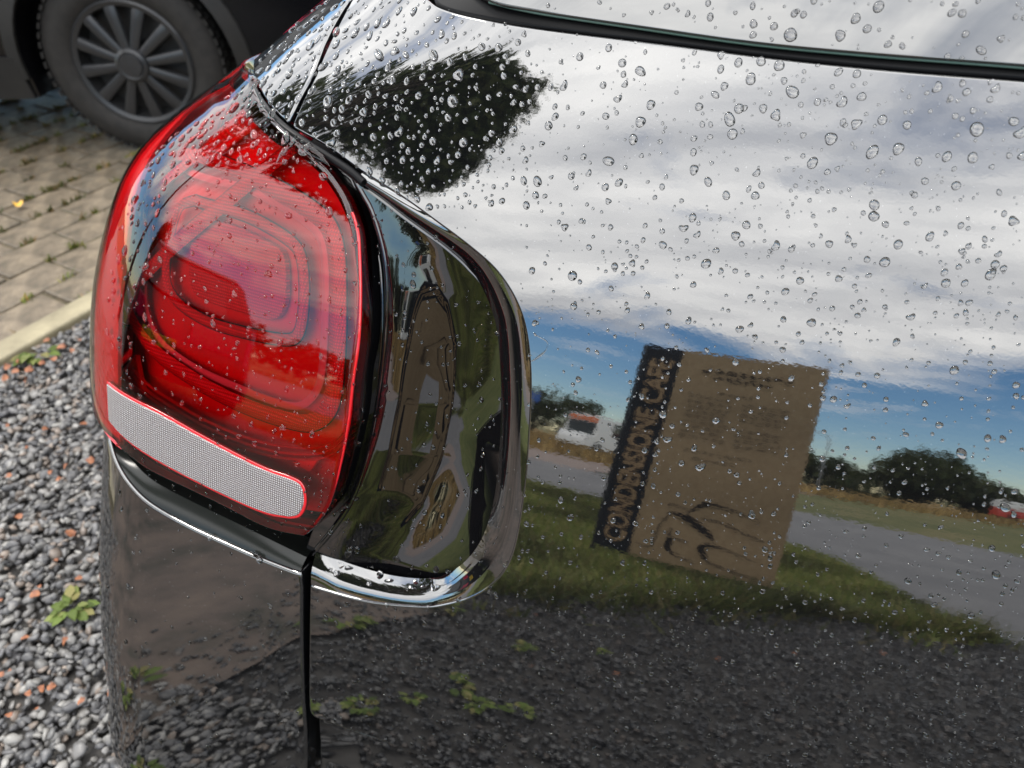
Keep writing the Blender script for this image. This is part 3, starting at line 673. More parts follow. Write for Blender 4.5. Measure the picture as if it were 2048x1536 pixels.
def in_gravel(p):
    y_lim = np.interp(p[:, 0], ge[:, 0], ge[:, 1]); kx = KL[0, 0] + (p[:, 1] - KL[0, 1]) * kd[0] / kd[1] + .022
    earth = (p[:, 0] < -1.40 + .05 * np.sin(p[:, 1] * 13) - .06 * np.sin(p[:, 1] * 5) + RNG.normal(0, .06, len(p))) & (p[:, 1] < -.34 + .06 * np.sin(p[:, 0] * 9) + .04 * np.sin(p[:, 0] * 23) + RNG.normal(0, .05, len(p)))
    return ~earth & (p[:, 1] > y_lim - .06 + .05 * np.sin(p[:, 0] * 17) + .03 * np.sin(p[:, 0] * 41)) & (p[:, 0] > kx + .01)
pA = scatter(23000, -2.3, -.95, -.5, 1.25); pA = pA[in_gravel(pA)]
sA = RNG.uniform(.0055, .0125, len(pA)) * np.exp(RNG.normal(0, .18, len(pA))); stones("gravel", np.column_stack([pA, RNG.uniform(-.012, .006, len(pA))]), sA, 2, PALE)
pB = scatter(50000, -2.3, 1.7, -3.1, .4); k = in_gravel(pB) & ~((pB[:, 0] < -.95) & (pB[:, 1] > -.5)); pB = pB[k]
sB = RNG.uniform(.0062, .0132, len(pB)) * np.exp(RNG.normal(0, .18, len(pB))); stones("gravel", np.column_stack([pB, RNG.uniform(-.012, .006, len(pB))]), sB, 1, PALE * np.array([.43, .43, .44]))  # darker palette behind the car: the dimness of its reflection put into the colour

# grass blades on the strip behind the car
def blades(name, P, h, col, wid=.006, lean=.5):
    n = len(P); a = RNG.uniform(0, 2 * pi, n); w = wid * RNG.uniform(.6, 1.4, n); H = h * RNG.uniform(.45, 1.3, n); l = RNG.normal(0, lean, (n, 2)) * H[:, None]
    v0 = P + np.column_stack([np.cos(a) * w, np.sin(a) * w, np.zeros(n)]); v1 = P - np.column_stack([np.cos(a) * w, np.sin(a) * w, np.zeros(n)]); v2 = P + np.column_stack([l, H])
    V = np.stack([v0, v1, v2], 1).reshape(-1, 3); FF = np.arange(3 * n).reshape(n, 3); c = col[RNG.integers(0, len(col), n)] * RNG.uniform(.6, 1.4, (n, 1)) * (1 + .5 * np.sin(P[:, :1] * 4.3 + 2 * np.sin(P[:, 1:2] * 3.1)))
    o = link(name, np_mesh(name, V, FF, M["leafy"], col=np.repeat(c, 3, 0), smooth=False)); o["kind"] = "stuff"; return o
def leafy():
    m = col_attr(mat("green_leaf", rough=.55)); b = bsdf(m); b.inputs["Specular IOR Level"].default_value = .3
    t = m.node_tree; tr = nd(m, "ShaderNodeBsdfTranslucent"); at = nd(m, "ShaderNodeAttribute", attribute_name="Col"); mx = nd(m, "ShaderNodeMixShader"); mx.inputs[0].default_value = .35
    lk(m, at.outputs["Color"], tr.inputs[0]); o = [n for n in t.nodes if n.type == "OUTPUT_MATERIAL"][0]
    lk(m, b.outputs[0], mx.inputs[1]); lk(m, tr.outputs[0], mx.inputs[2]); lk(m, mx.outputs[0], o.inputs[0]); return m
M["leafy"] = leafy()
GREEN = np.array([(.10, .135, .022), (.14, .17, .035), (.18, .185, .055), (.11, .12, .028), (.23, .19, .075)])
strip_poly = np.array(GRASS_EDGE + ROAD_NEAR[:6] + [(-4.0, -6.4), (-4.0, -1.75), (-2.9, -1.6)])
pG = scatter(60000, -4.0, 1.1, -6.5, -1.4); pG = pG[inside_poly(pG, strip_poly)]; pG = pG[pG[:, 0] > np.interp(pG[:, 1], [-3.1, -2.75, -2.45, -2.15, -1.75, -1.3], [-4.5, -2.5, -1.9, -1.45, -1.22, -1.1]) + RNG.normal(0, .16, len(pG))]
blades("grass", np.column_stack([pG, np.zeros(len(pG))]), .055, GREEN, .006)
_b = RNG.normal(size=(5200, 2)); _i = RNG.uniform(0, len(ge) - 1.01, 5200); _q = ge[_i.astype(int)] * (1 - (_i % 1))[:, None] + ge[_i.astype(int) + 1] * (_i % 1)[:, None]
pE = _q + np.column_stack([_b[:, 0] * .05, -np.abs(_b[:, 1]) * .14 + .04]); clump = .5 + .5 * np.sin(pE[:, 0] * 9.1 + 2 * np.sin(pE[:, 0] * 3.7)); pE = pE[pE[:, 0] > -1.15]; clump = .5 + .5 * np.sin(pE[:, 0] * 9.1 + 2 * np.sin(pE[:, 0] * 3.7)); pE = pE[RNG.uniform(0, 1, len(pE)) < .25 + .75 * clump]
pF = _q[:1500] + np.column_stack([RNG.normal(0, .08, 1500), np.abs(RNG.normal(0, .17, 1500))]); pF = pF[(pF[:, 0] > -1.2) & (np.sin(pF[:, 0] * 11 + 3 * np.sin(pF[:, 1] * 9)) > -.1)]
blades("stray_grass", np.column_stack([pF, np.zeros(len(pF))]), .06, GREEN * .8, .007, .9)
blades("long_grass", np.column_stack([pE, np.zeros(len(pE))]), .13, GREEN * .75, .008, .8)
pD = scatter(16000, -20, 14, -45, -16.5); pD = pD[(pD[:, 0] < -4.5 + (pD[:, 1] + 17) * -.1) | (pD[:, 1] < -31)]
blades("dry_grass", np.column_stack([pD, np.full(len(pD), -.04)]), .40, np.array([(.30, .2, .07), (.22, .14, .05), (.36, .26, .11)]), .05, .4)

# weeds and fallen leaves ---------------------------------------------
def weed_mesh(name, n, r, h, lr):
    V = []; Fc = []; c = []
    for k in range(n):
        a = RNG.uniform(0, 2 * pi); R_ = r * math.sqrt(RNG.uniform(.05, 1)); L_ = lr * RNG.uniform(.7, 1.4); zz = h * RNG.uniform(.3, 1); t = RNG.uniform(.1, .6)
        d = np.array([cos(a), sin(a), 0]); s = np.array([-sin(a), cos(a), 0]); b = d * R_ * .6 + np.array([0, 0, zz * .8]); i = len(V)
        up = np.array([0, 0, 1.0])
        V += [b, b + d * L_ * .35 + s * L_ * .32 + up * L_ * t * .4, b + d * L_ * .75 + s * L_ * .26 + up * L_ * t * .4, b + d * L_ * 1.1 + up * L_ * t * .1, b + d * L_ * .75 - s * L_ * .26 + up * L_ * t * .4, b + d * L_ * .35 - s * L_ * .32 + up * L_ * t * .4]
        Fc.append(tuple(range(i, i + 6))); g = np.array(random.choice([(.12, .17, .03), (.19, .22, .06), (.08, .12, .02), (.22, .20, .07)])) * RNG.uniform(.8, 1.2); c += [g] * 6
    return np_mesh(name, V, Fc, M["leafy"], col=np.array(c), smooth=False)
def weed(loc, mesh, label, s=1.0, group="weeds growing in the gravel"):
    o = link("weed", mesh); o.location = (loc[0], loc[1], .006); o.scale = (s, s, s); o.rotation_euler = (0, 0, RNG.uniform(0, 6)); tag(o, label, "weed", group); return o
WM = [weed_mesh("weed", n_, r_, .022, l_) for n_, r_, l_ in ((30, .034, .022), (16, .055, .03), (34, .06, .024), (12, .035, .03))]
gp = ground_at([(150, 1225), (78, 712)])
weed(gp[0], WM[0], "bright green weed alone in the gravel left of the bumper", 1.0)
weed(gp[1], WM[1], "green weed with orange leaves at the foot of the kerb", 1.0)
for k, (x, y, s_) in enumerate([(-.82, -1.18, .9), (-.86, -.78, 1.0), (-.95, -.52, .8), (-.89, -.64, .7), (-.77, -.73, 1.0), (-1.25, -.88, 1.2), (-1.13, -1.28, 1.3), (-.68, -.77, .9), (-1.37, -.33, 1.1), (-1.38, -.46, 1.0), (-1.13, -.24, .9), (-.62, -1.36, .6), (-1.3, -1.15, .8)]):
    weed((x, y), WM[k % 4], "small green weed in the gravel mirrored low in the black paint", s_)
def leaf_mesh():
    n = 11; V = [(0, 0, .004)]
    for k in range(n):
        a = 2 * pi * k / n; r = .013 * (1 + .38 * cos(a) + .16 * sin(5 * a)); V.append((r * cos(a), r * sin(a) * .75, .004 + .004 * sin(2 * a) + RNG.uniform(-.001, .003)))
    return np_mesh("fallen_leaf", V, [(0, k + 1, (k + 1) % n + 1) for k in range(n)], M["leaf_orange"], smooth=True)
M["leaf_orange"] = noise_color(mat("orange_dead_leaf", rough=.55), (.15, .045, .018), (.30, .11, .04), 90)
M["leaf_yellow"] = mat("yellow_leaf", (.62, .36, .05), rough=.5)
LM = [leaf_mesh() for _ in range(4)]
LPX = [(110, 955), (140, 942), (125, 968), (22, 963), (85, 1183), (75, 1205), (10, 1210), (12, 1360), (28, 1352), (92, 1385), (112, 1382), (82, 1428), (70, 1395), (150, 1078), (162, 1170), (8, 1128), (40, 1045), (60, 905), (20, 862), (95, 870),
       (20, 742), (45, 735), (65, 748), (90, 735), (110, 728), (35, 756), (150, 712), (130, 704), (15, 770), (60, 770), (100, 690), (165, 690), (30, 1440), (140, 1290), (172, 1410), (55, 1290), (120, 1130), (185, 930), (170, 860)]
for k, p in enumerate(LPX):
    g = ground_at([p])[0]; o = link("fallen_leaf", LM[k % 4]); o.location = (g[0], g[1], .016); o.rotation_euler = (RNG.normal(0, .3), RNG.normal(0, .3), RNG.uniform(0, 6)); s_ = RNG.uniform(.4, 1.0) * (.8 if p[1] > 800 else 1.0); o.scale = (s_, s_, s_)
    near = p[1] < 800
    tag(o, "orange fallen leaf lying along the foot of the kerb" if near else "orange fallen leaf lying on the grey gravel", "leaf", "orange leaves along the kerb" if near else "orange leaves on the gravel")
g = ground_at([(38, 415)])[0]; o = link("fallen_leaf", LM[1].copy()); o.data.materials[0] = M["leaf_yellow"]; o.location = (g[0], g[1], .01); o.scale = (1.5,) * 3
tag(o, "single yellow leaf lying on the pavers below the wheel", "leaf")
for x, y in [(-1.42, -.30), (-.9, -1.5), (-.55, -1.2), (-.3, -1.6), (-.2, -1.25), (-.75, -1.05), (-.05, -1.9), (.3, -2.2), (-1.3, -1.2)]:
    o = link("fallen_leaf", LM[random.randrange(4)]); o.location = (x, y, .018); o.rotation_euler = (RNG.normal(0, .3), RNG.normal(0, .3), RNG.uniform(0, 6)); o.scale = (.75,) * 3
    tag(o, "brown leaf on the gravel mirrored in the lower tailgate", "leaf", "leaves mirrored in the tailgate")
# moss and small grass tufts in the paver joints
pJ = []
for _ in range(900):
    i = RNG.integers(0, 15); t = RNG.uniform(-1.5, 4); pJ.append(KU[0] - ex * (i * .17 + .004) + ey * t)
pJ = np.array(pJ); pJ = np.repeat(pJ, 14, 0) + np.column_stack([RNG.normal(0, .010, (len(pJ) * 14, 2)), np.zeros(len(pJ) * 14)]); pJ[:, 2] = -.006
blades("moss", pJ, .022, np.array([(.12, .14, .03), (.2, .19, .05), (.25, .16, .06), (.1, .12, .03)]), .005)

# ================================================================== the banner sign behind the car
M["kraft"] = noise_color(mat("tan_banner_cloth", rough=.85, spec=.2), (.26, .18, .10), (.33, .24, .14), 40)
M["banner_black"] = mat("black_banner_cloth", (.010, .011, .014), rough=.8, spec=.2)
M["letter_tan"] = mat("tan_lettering", (.30, .20, .11), rough=.85, spec=.2)
M["ink"] = mat("dark_ink", (.018, .014, .012), rough=.9, spec=.1)
M["pole"] = mat("black_pole", (.012, .012, .013), rough=.4)
BX0, BX1, BZ0, BZ1, BYL, BYR = -1.10, -.125, .07, 1.55, -3.0, -2.95
BAN = empty("banner_sign", (BX0, BYL, 0)); tag(BAN, "tan banner sign with a black lettered band on a pole, mirrored in the tailgate", "sign")
BAN.rotation_euler = (0, 0, atan2(BYR - BYL, BX1 - BX0)); BW = hypot(BX1 - BX0, BYR - BYL)
def cloth(name, u0, u1, z0, z1, material, y=0.0, th=.004):
    nx, nz = 14, 24; V = []; f = []
    for s in (0, 1):
        for j in range(nz + 1):
            for i in range(nx + 1):
                u = u0 + (u1 - u0) * i / nx; z = z0 + (z1 - z0) * j / nz; V.append((u, ripple(u, z) + y + s * th, z))
    w = nx + 1; n1_ = w * (nz + 1)
    for s in (0, 1):
        for j in range(nz):
            for i in range(nx):
                a = s * n1_ + j * w + i; q = (a, a + 1, a + w + 1, a + w); f.append(q if s == 0 else q[::-1])
    return link(name, np_mesh(name, V, f, material), BAN)
def ripple(u, z): return .012 * sin(5 * u + 2.1 * z) + .006 * sin(11 * z)
BB = .205
cloth("tan_panel", BB, BW, BZ0, BZ1, M["kraft"])
cloth("black_band", 0, BB, BZ0, BZ1, M["banner_black"])
tb = MB(); tb.tube([(-.012, 0, 0), (-.012, 0, 1.545)], .013, 10); tb.build("pole", M["pole"], BAN, smooth=True)
def text_mesh(body, size, name, material, to3, stretch=1.0):
    c = bpy.data.curves.new(name, "FONT"); c.body = body; c.size = size; c.offset = .0035; c.resolution_u = 3
    o = bpy.data.objects.new(name, c); COL.objects.link(o); dg = bpy.context.evaluated_depsgraph_get(); dg.update()
    me = bpy.data.meshes.new_from_object(o.evaluated_get(dg)); COL.objects.unlink(o); bpy.data.objects.remove(o)
    v = np.array([x.co[:] for x in me.vertices]); V = [to3(p[0] * stretch, p[1]) for p in v]; f = [tuple(p.vertices) for p in me.polygons]; bpy.data.meshes.remove(me)
    return link(name, np_mesh(name, V, f, material, smooth=False), BAN)
# the word runs up the band; letters are outlined in tan
def band3(a, b): z = BZ0 + .13 + a; u = BB - .042 - b * 1.28; return (u, ripple(u, z) + .016, z)
def outlined(body, size, x0):
    return text_mesh(body, size, "lettering", M["letter_tan"], lambda a, b: band3(a + x0, b))
lt = outlined("CONDENSIONE CAFE", .135, 0.0)
zs_ = [v.co.z for v in lt.data.vertices]; span = max(zs_) - min(zs_); fac = 1.32 / span
for v in lt.data.vertices: v.co.z = BZ0 + .07 + (v.co.z - min(zs_)) * fac
def tan3(a, b, y=.012): return (a, ripple(a, b) + y, b)
def stroke(pts, w):
    """ink line drawn on the tan cloth; pts in metres across and up, w widths"""
    P = catmull(pts, 6); P = np.vstack([P, pts[-1]]); W_ = np.interp(np.linspace(0, 1, len(P)), np.linspace(0, 1, len(w)), w); T = np.gradient(P, axis=0); T /= np.linalg.norm(T, axis=1, keepdims=True); nrm = np.stack([-T[:, 1], T[:, 0]], 1)
    V = []; f = []
    for p, n, w_ in zip(P, nrm, W_):
        for s in (-1, 1): q = p + n * s * w_ / 2; V.append(tan3(q[0], q[1]))
    for i in range(len(P) - 1): f.append((2 * i, 2 * i + 1, 2 * i + 3, 2 * i + 2))
    return V, f
def strokes(name, items):
    m = MB()
    for p, w in items: m.add(*stroke(p, w))
    me = np_mesh(name, m.v, m.f, M["ink"], smooth=False); return link(name, me, BAN)
U0 = BB
strokes("cup_drawing", [([(U0 + .02, .17), (U0 + .11, .165), (U0 + .13, .33), (U0 + .17, .43), (U0 + .2, .43)], [.006, .008, .006]),
    ([(U0 + .17, .43), (U0 + .25, .42), (U0 + .36, .36), (U0 + .42, .31)], [.006, .04, .045, .01]),
    ([(U0 + .25, .45), (U0 + .31, .52), (U0 + .36, .545), (U0 + .5, .53), (U0 + .62, .49)], [.006, .03, .01, .007]),
    ([(U0 + .33, .44), (U0 + .45, .43), (U0 + .6, .385), (U0 + .68, .37)], [.006, .008, .006]),
    ([(U0 + .15, .47), (U0 + .16, .49), (U0 + .25, .475)], [.006, .006, .005]),
    ([(U0 + .2, .32), (U0 + .19, .28), (U0 + .24, .26), (U0 + .3, .25)], [.008, .012, .005]),
    ([(U0 + .2, .255), (U0 + .2, .19), (U0 + .24, .15), (U0 + .36, .12)], [.035, .035, .009, .005]),
    ([(U0 + .66, .22), (U0 + .5, .26), (U0 + .42, .265), (U0 + .37, .24), (U0 + .40, .18), (U0 + .45, .14), (U0 + .6, .115), (U0 + .69, .10)], [.005, .006, .03, .034, .009, .007, .005])])
def scribble(u0, u1, z, h):
    it = []; u = u0
    while u < u1:
        wl = RNG.uniform(.02, .06); it.append(([(u, z + RNG.uniform(-.2, .2) * h), (u + wl * .3, z + h * RNG.uniform(-.5, .5)), (u + wl * .6, z + h * RNG.uniform(-.5, .5)), (min(u + wl, u1), z)], [h * .55, h * .7, h * .5])); u += wl + .012
    return it
hl = scribble(U0 + .13, U0 + .60, 1.43, .022) + scribble(U0 + .20, U0 + .50, 1.385, .02)
strokes("heading", hl)["kind"] = "stuff"
ml = []
for k in range(9):
    ml += scribble(U0 + .10, U0 + .33, 1.245 - k * .034, .008)
    if k != 4: ml += scribble(U0 + .39, U0 + .62, 1.235 - k * .034, .008)
ml += scribble(U0 + .15, U0 + .5, .88, .008) + scribble(U0 + .2, U0 + .42, .83, .008) + scribble(U0 + .25, U0 + .42, 1.285, .01)
strokes("menu_lines", ml)["kind"] = "stuff"

# ================================================================== trees
def leaf_cloud(n, centers, radii, size, cols, shell=.55, droop=.0):
    k = RNG.integers(0, len(centers), n); d = RNG.normal(size=(n, 3)); d /= np.linalg.norm(d, axis=1, keepdims=True); r = RNG.uniform(shell, 1.0, (n, 1)) ** .8
    P = centers[k] + d * r * radii[k]; a = RNG.normal(size=(n, 3)); a /= np.linalg.norm(a, axis=1, keepdims=True); b = np.cross(a, RNG.normal(size=(n, 3))); b /= np.linalg.norm(b, axis=1, keepdims=True)
    s = size * RNG.uniform(.5, 1.4, (n, 1)); V = np.stack([P - a * s, P + b * s * .42, P + a * s, P - b * s * .42], 1).reshape(-1, 3); FF = np.arange(4 * n).reshape(n, 4)
    c = cols[RNG.integers(0, len(cols), n)] * RNG.uniform(.55, 1.35, (n, 1)); return V, FF, np.repeat(c, 4, 0)
M["bark"] = noise_color(mat("brown_bark", rough=.9, spec=.2), (.05, .04, .03), (.13, .10, .075), 12, bump=.8, bscale=40, dist=.02)
DK = np.array([(.030, .045, .012), (.045, .06, .018), (.06, .075, .022), (.025, .035, .010), (.075, .08, .03)])
def tree(name, label, loc, h, r, rz, n, size, group=None, cols=DK, base=.12, trunk=.02, cat="tree", blobs=9):
    t = empty(name, loc); tag(t, label, cat, group)
    ck = []; rk = []
    for k in range(blobs):
        a = RNG.uniform(0, 2 * pi); q = RNG.uniform(0, .62); z = RNG.uniform(base + .2, .78); ck.append((r * q * cos(a), r * q * sin(a), h * z)); s = RNG.uniform(.38, .62) * (1.15 - .5 * abs(z - .45)); rk.append((r * s, r * s, rz * s))
    ck.append((0, 0, h * .55)); rk.append((r * .6, r * .6, h * .42))
    V, FF, c = leaf_cloud(n, np.array(ck), np.array(rk), size, cols)
    k = V[:, 2] < .05; V[k, 2] = .05
    link("crown", np_mesh("crown", V, FF, M["leafy"], col=c, smooth=False), t)
    m = MB(); m.tube([(0, 0, -.1), (h * .01, 0, h * .3), (-h * .01, h * .01, h * .7)], [h * trunk * 1.3, h * trunk, h * trunk * .4], 8)
    for k in range(5):
        a = RNG.uniform(0, 6.3); m.tube([(0, 0, h * RNG.uniform(.25, .5)), (r * .35 * cos(a), r * .35 * sin(a), h * .6), (r * .6 * cos(a), r * .6 * sin(a), h * .72)], [h * trunk * .55, h * trunk * .3, h * trunk * .1], 6)
    m.build("trunk", M["bark"], t, smooth=True); return t
def polar(az, d, o=(-.35, 0)): return (o[0] + d * sin(radians(az)), o[1] - d * cos(radians(az)), -.06)
# the tall tree standing left behind the car, its crown mirrored at the top of the tailgate
MT = empty("broadleaf_tree", polar(-80, 8.0, (-.6, .1))); tag(MT, "tall leafy tree whose dark crown is mirrored in the top left of the tailgate", "tree")
def at_dir(az, el, d): p = polar(az, d, (-.6, .1)); return np.array([p[0] - MT.location.x, p[1] - MT.location.y, 1.0 + d * tan(radians(el)) + .06])
_sp = [(-90, 32, .95), (-80, 34, .95), (-70, 35.5, .95), (-62, 37, .85), (-54, 36.5, .75), (-47, 35.5, .62), (-42, 35, .48), (-38.5, 34.5, .3), (-41, 31.5, .5), (-39.5, 29, .45), (-42, 26.5, .5), (-42, 24, .42), (-46, 28, .75), (-48, 31.5, .8), (-56, 31, .95),
       (-64, 31.5, 1.0), (-74, 30, .95), (-84, 28.5, .9), (-97, 28, .85), (-105, 25, .7), (-48, 25, .6), (-53, 26, .55), (-40, 33, .5), (-40.5, 30.5, .5), (-44, 33, .7), (-40, 27, .42), (-44, 30, .7), (-37.5, 33, .3), (-37, 34.5, .4), (-36.5, 31.5, .45), (-35, 33, .3), (-38, 29, .45), (-39.5, 26, .45), (-40.5, 23, .4), (-41, 36, .5), (-47, 38, .6), (-55, 39, .7), (-66, 39, .7), (-78, 38, .7), (-50, 34, .8), (-38, 27, .42), (-36.5, 29.5, .36), (-39.5, 24, .45), (-35.8, 31, .2)]
_c = np.array([at_dir(a, e, 7.4) for a, e, r in _sp]); _rr = np.array([(r * 1.1, r * 1.1, r * .72) for a, e, r in _sp])
V, FF, c = leaf_cloud(15500, _c, _rr, .13, DK * 1.7, shell=.15)
# branch tips that reach out sideways give the ragged outline
T_ = [];
for k in range(130):
    a, e = RNG.uniform(-105, -35), RNG.uniform(21, 42); s = at_dir(a, e, 7.3); i_ = np.argmin(np.linalg.norm(_c - s, axis=1)); d = s - _c[i_]; d /= np.linalg.norm(d); T_.append((_c[i_] + d * _rr[i_] * RNG.uniform(.85, 1.15), (.24, .24, .09)))
for k in range(75):
    e = RNG.uniform(23, 36.5); a = -41 + (e - 23) * .42 + RNG.uniform(-1, 4.5); T_.append((at_dir(a, e, 7.3), (.26, .26, .055)))
V2_, F2_, c2_ = leaf_cloud(4800, np.array([t[0] for t in T_]), np.array([t[1] for t in T_]), .09, DK * 1.7, shell=.1)
link("crown", np_mesh("crown", np.vstack([V, V2_]), np.vstack([FF, F2_ + len(V)]), M["leafy"], col=np.vstack([c, c2_]), smooth=False), MT)
m = MB(); m.tube([(0, 0, 0), (.05, .05, 1.8), (0, .02, 3.0), tuple(_c[0])], [.15, .12, .09, .03], 10)
for q in _c[1:]: m.tube([tuple(_c[0] * .8), tuple((q + _c[0]) * .5), tuple(q)], [.05, .035, .015], 7)
m.build("trunk", M["bark"], MT, smooth=True)
tree("round_tree", "small round tree mirrored as a dark blob on the tail light lens", polar(-69, 17, (-.8, .1)), 5.4, 1.7, 2.2, 2600, .16, blobs=7)
G_T = "trees along the far side of the meadow"
tl = [(-21.5, 62, 6.4, 4.2), (-24.5, 60, 5.6, 4.0), (-17.3, 64, 5.9, 3.8), (-14.6, 70, 3.2, 3.0), (-11.5, 72, 3.8, 3.6), (-8.6, 72, 4.6, 4.0), (-5.0, 74, 4.4, 4.2), (-1.5, 74, 4.8, 4.0), (2.2, 76, 5.4, 3.8), (4.6, 78, 4.9, 3.6),
      (6.6, 80, 3.6, 3.2), (20.5, 66, 3.0, 3.6), (23.5, 64, 3.6, 3.8), (27, 62, 4.4, 4.4), (-28, 58, 6.0, 4.4), (-33, 56, 5.4, 4.4), (-38, 54, 5.8, 4.6), (-44, 54, 5.2, 4.4), (-51, 52, 5.6, 4.8), (32, 60, 5.0, 4.6)]
for k, (az, d, h, r) in enumerate(tl):
    lab = ("round dark tree standing behind the white minibus" if az < -15 and az > -26 else "low dark tree in the distant row right of the banner" if 0 < az < 10 else "dark tree in the distant row hidden mostly by the banner" if -15 < az < 0 else "dark tree at the far end of the distant row")
    tree("far_tree", lab, polar(az, d), h, r, h * .5, 1500, .36, "far trees: " + lab.split(" in ")[0].split(" at ")[0].split(" standing ")[0] if False else {"r": "dark trees behind the minibus", "l": "low trees right of the banner"}.get(lab[0], "trees behind the banner" if "hidden" in lab else "trees at the end of the row"), base=.0, trunk=.025)
tree("round_bush", "wide dark round bush taller than the trees to the left of it", polar(12.2, 52), 5.9, 5.0, 2.9, 6000, .32, base=.0, blobs=12, cat="bush")
tree("round_bush", "lower dark bush adjoining the wide round bush on its right", polar(16.4, 56), 3.6, 3.6, 1.9, 2600, .32, base=.0, blobs=8, cat="bush")

# ================================================================== distant street furniture and vehicles
M["steel"] = mat("grey_galvanised_steel", (.35, .36, .37), rough=.45, metal=.6)
M["white_paint"] = mat("white_vehicle_paint", (.78, .78, .77), rough=.25)
M["orange_paint"] = mat("orange_stripe_paint", (.62, .14, .03), rough=.35)
M["red_paint"] = mat("red_vehicle_paint", (.50, .05, .03), rough=.3)
M["screen_dark"] = mat("grey_windscreen", (.035, .042, .045), rough=.3, spec=.2)
M["car_glass"] = mat("dark_car_glass", (.015, .018, .02), rough=.04, ior=1.6)
M["blue_sign"] = mat("blue_sign_face", (.03, .10, .36), rough=.4)
M["tyre"] = noise_color(mat("worn_tyre_rubber", rough=.75), (.009, .0082, .0073), (.018, .016, .0142), 30)
lp = polar(4.3, 58); LPT = empty("street_lamp", lp); tag(LPT, "thin grey street lamp rising above the trees right of the banner", "lamp post")
m = MB(); m.tube([(0, 0, 0), (0, 0, 5.9)], [.09, .06], 8); m.build("post", M["steel"], LPT, smooth=True)
m = MB(); m.tube([(0, 0, 5.85), (-.5, 0, 6.2), (-1.9, 0, 6.3)], .05, 8); m.build("arm", M["steel"], LPT, smooth=True)
m = MB(); m.box((-2.15, 0, 6.28), (.7, .25, .12), taper=.7); m.build("lantern", M["steel"], LPT)
SG = empty("road_sign", polar(-22.2, 30)); tag(SG, "blue road sign on a thin post before the dark trees", "sign")
m = MB(); m.tube([(0, 0, 0), (0, 0, 2.9)], .04, 8); m.build("post", M["steel"], SG, smooth=True)
m = MB(); m.box((0, 0, 2.6), (.62, .05, .55)); m.build("sign_face", M["blue_sign"], SG, bevel=.015)
VN = empty("minibus", polar(-16.9, 27), radians(16.9 + 8)); tag(VN, "white minibus with an orange band above its windscreen, left of the banner", "minibus")
# nose towards the car (+y), 2 m wide, 2.1 m high, 5 m long
def loft(name, secs, material, parent):
    V = []; f = []; n = len(secs[0])
    for s in secs: V += s
    for k in range(len(secs) - 1):
        for i in range(n): f.append((k * n + i, k * n + (i + 1) % n, (k + 1) * n + (i + 1) % n, (k + 1) * n + i))
    f.append(tuple(range(n - 1, -1, -1))); f.append(tuple(range((len(secs) - 1) * n, len(secs) * n)))
    mb = MB().add(V, f); return mb.build(name, material, parent, smooth=True, bevel=.04)
def sec(y, w, z0, z1, t=.9): return [(-w, y, z0), (w, y, z0), (w, y, (z0 + z1) / 2), (w * t, y, z1), (-w * t, y, z1), (-w, y, (z0 + z1) / 2)]
loft("body", [sec(-5, .98, .35, 2.1), sec(-.1, .98, .35, 2.12), sec(.12, .97, .35, 2.08), sec(.13, .97, .35, 1.02, 1.0), sec(.55, .93, .38, .95, .97), sec(.66, .85, .42, .78)], M["white_paint"], VN)
m = MB(); m.box((0, .14, 1.40), (1.62, .03, .68)); m.build("windscreen", M["screen_dark"], VN, bevel=.01)
m = MB(); m.box((0, .14, 1.90), (1.66, .03, .22)); m.build("orange_band", M["orange_paint"], VN, bevel=.01)
m = MB(); m.box((.985, -2.6, 1.5), (.03, 3.4, .75)); m.build("side_window", M["car_glass"], VN)
m = MB(); m.box((-.985, -2.6, 1.5), (.03, 3.4, .75)); m.build("side_window", M["car_glass"], VN)
for sx in (-1, 1):
    m = MB(); m.box((sx * .74, .57, .8), (.3, .08, .18)); m.build("headlight", M["steel"], VN, bevel=.02)
    for y_ in (-.1, -3.6):
        m = MB(); m.lathe([(.34, -.1), (.34, .1), (.2, .11), (.2, -.11)], 20, closed=True); o = m.build("wheel", M["tyre"], VN); o.rotation_euler = (0, 0, pi / 2); o.location = (sx * .9, y_, .34)
RV = empty("red_pickup", polar(20.0, 40), radians(-20 - 65)); tag(RV, "red and white pickup parked at the far right edge beyond the road", "pickup")
loft("cab", [sec(-1.9, .85, .45, 1.1), sec(-.2, .88, .45, 1.12), sec(-.1, .88, .45, 1.75), sec(1.0, .88, .45, 1.78), sec(1.6, .86, .45, 1.1), sec(2.3, .82, .5, .98)], M["red_paint"], RV)
m = MB(); m.box((-1.1, 0, 0), (.1, .1, .1)); 
m = MB(); m.box((0, -1.15, 1.25), (1.72, 1.5, .5)); m.build("white_canopy", M["white_paint"], RV, bevel=.05)
m = MB(); m.box((0, .55, 1.45), (1.80, .8, .36)); m.build("side_window", M["car_glass"], RV)
for sx in (-1, 1):
    for y_ in (1.4, -1.2):
        m = MB(); m.lathe([(.34, -.1), (.34, .1), (.2, .11), (.2, -.11)], 20, closed=True); o = m.build("wheel", M["tyre"], RV); o.rotation_euler = (0, 0, pi / 2); o.location = (sx * .8, y_, .34)

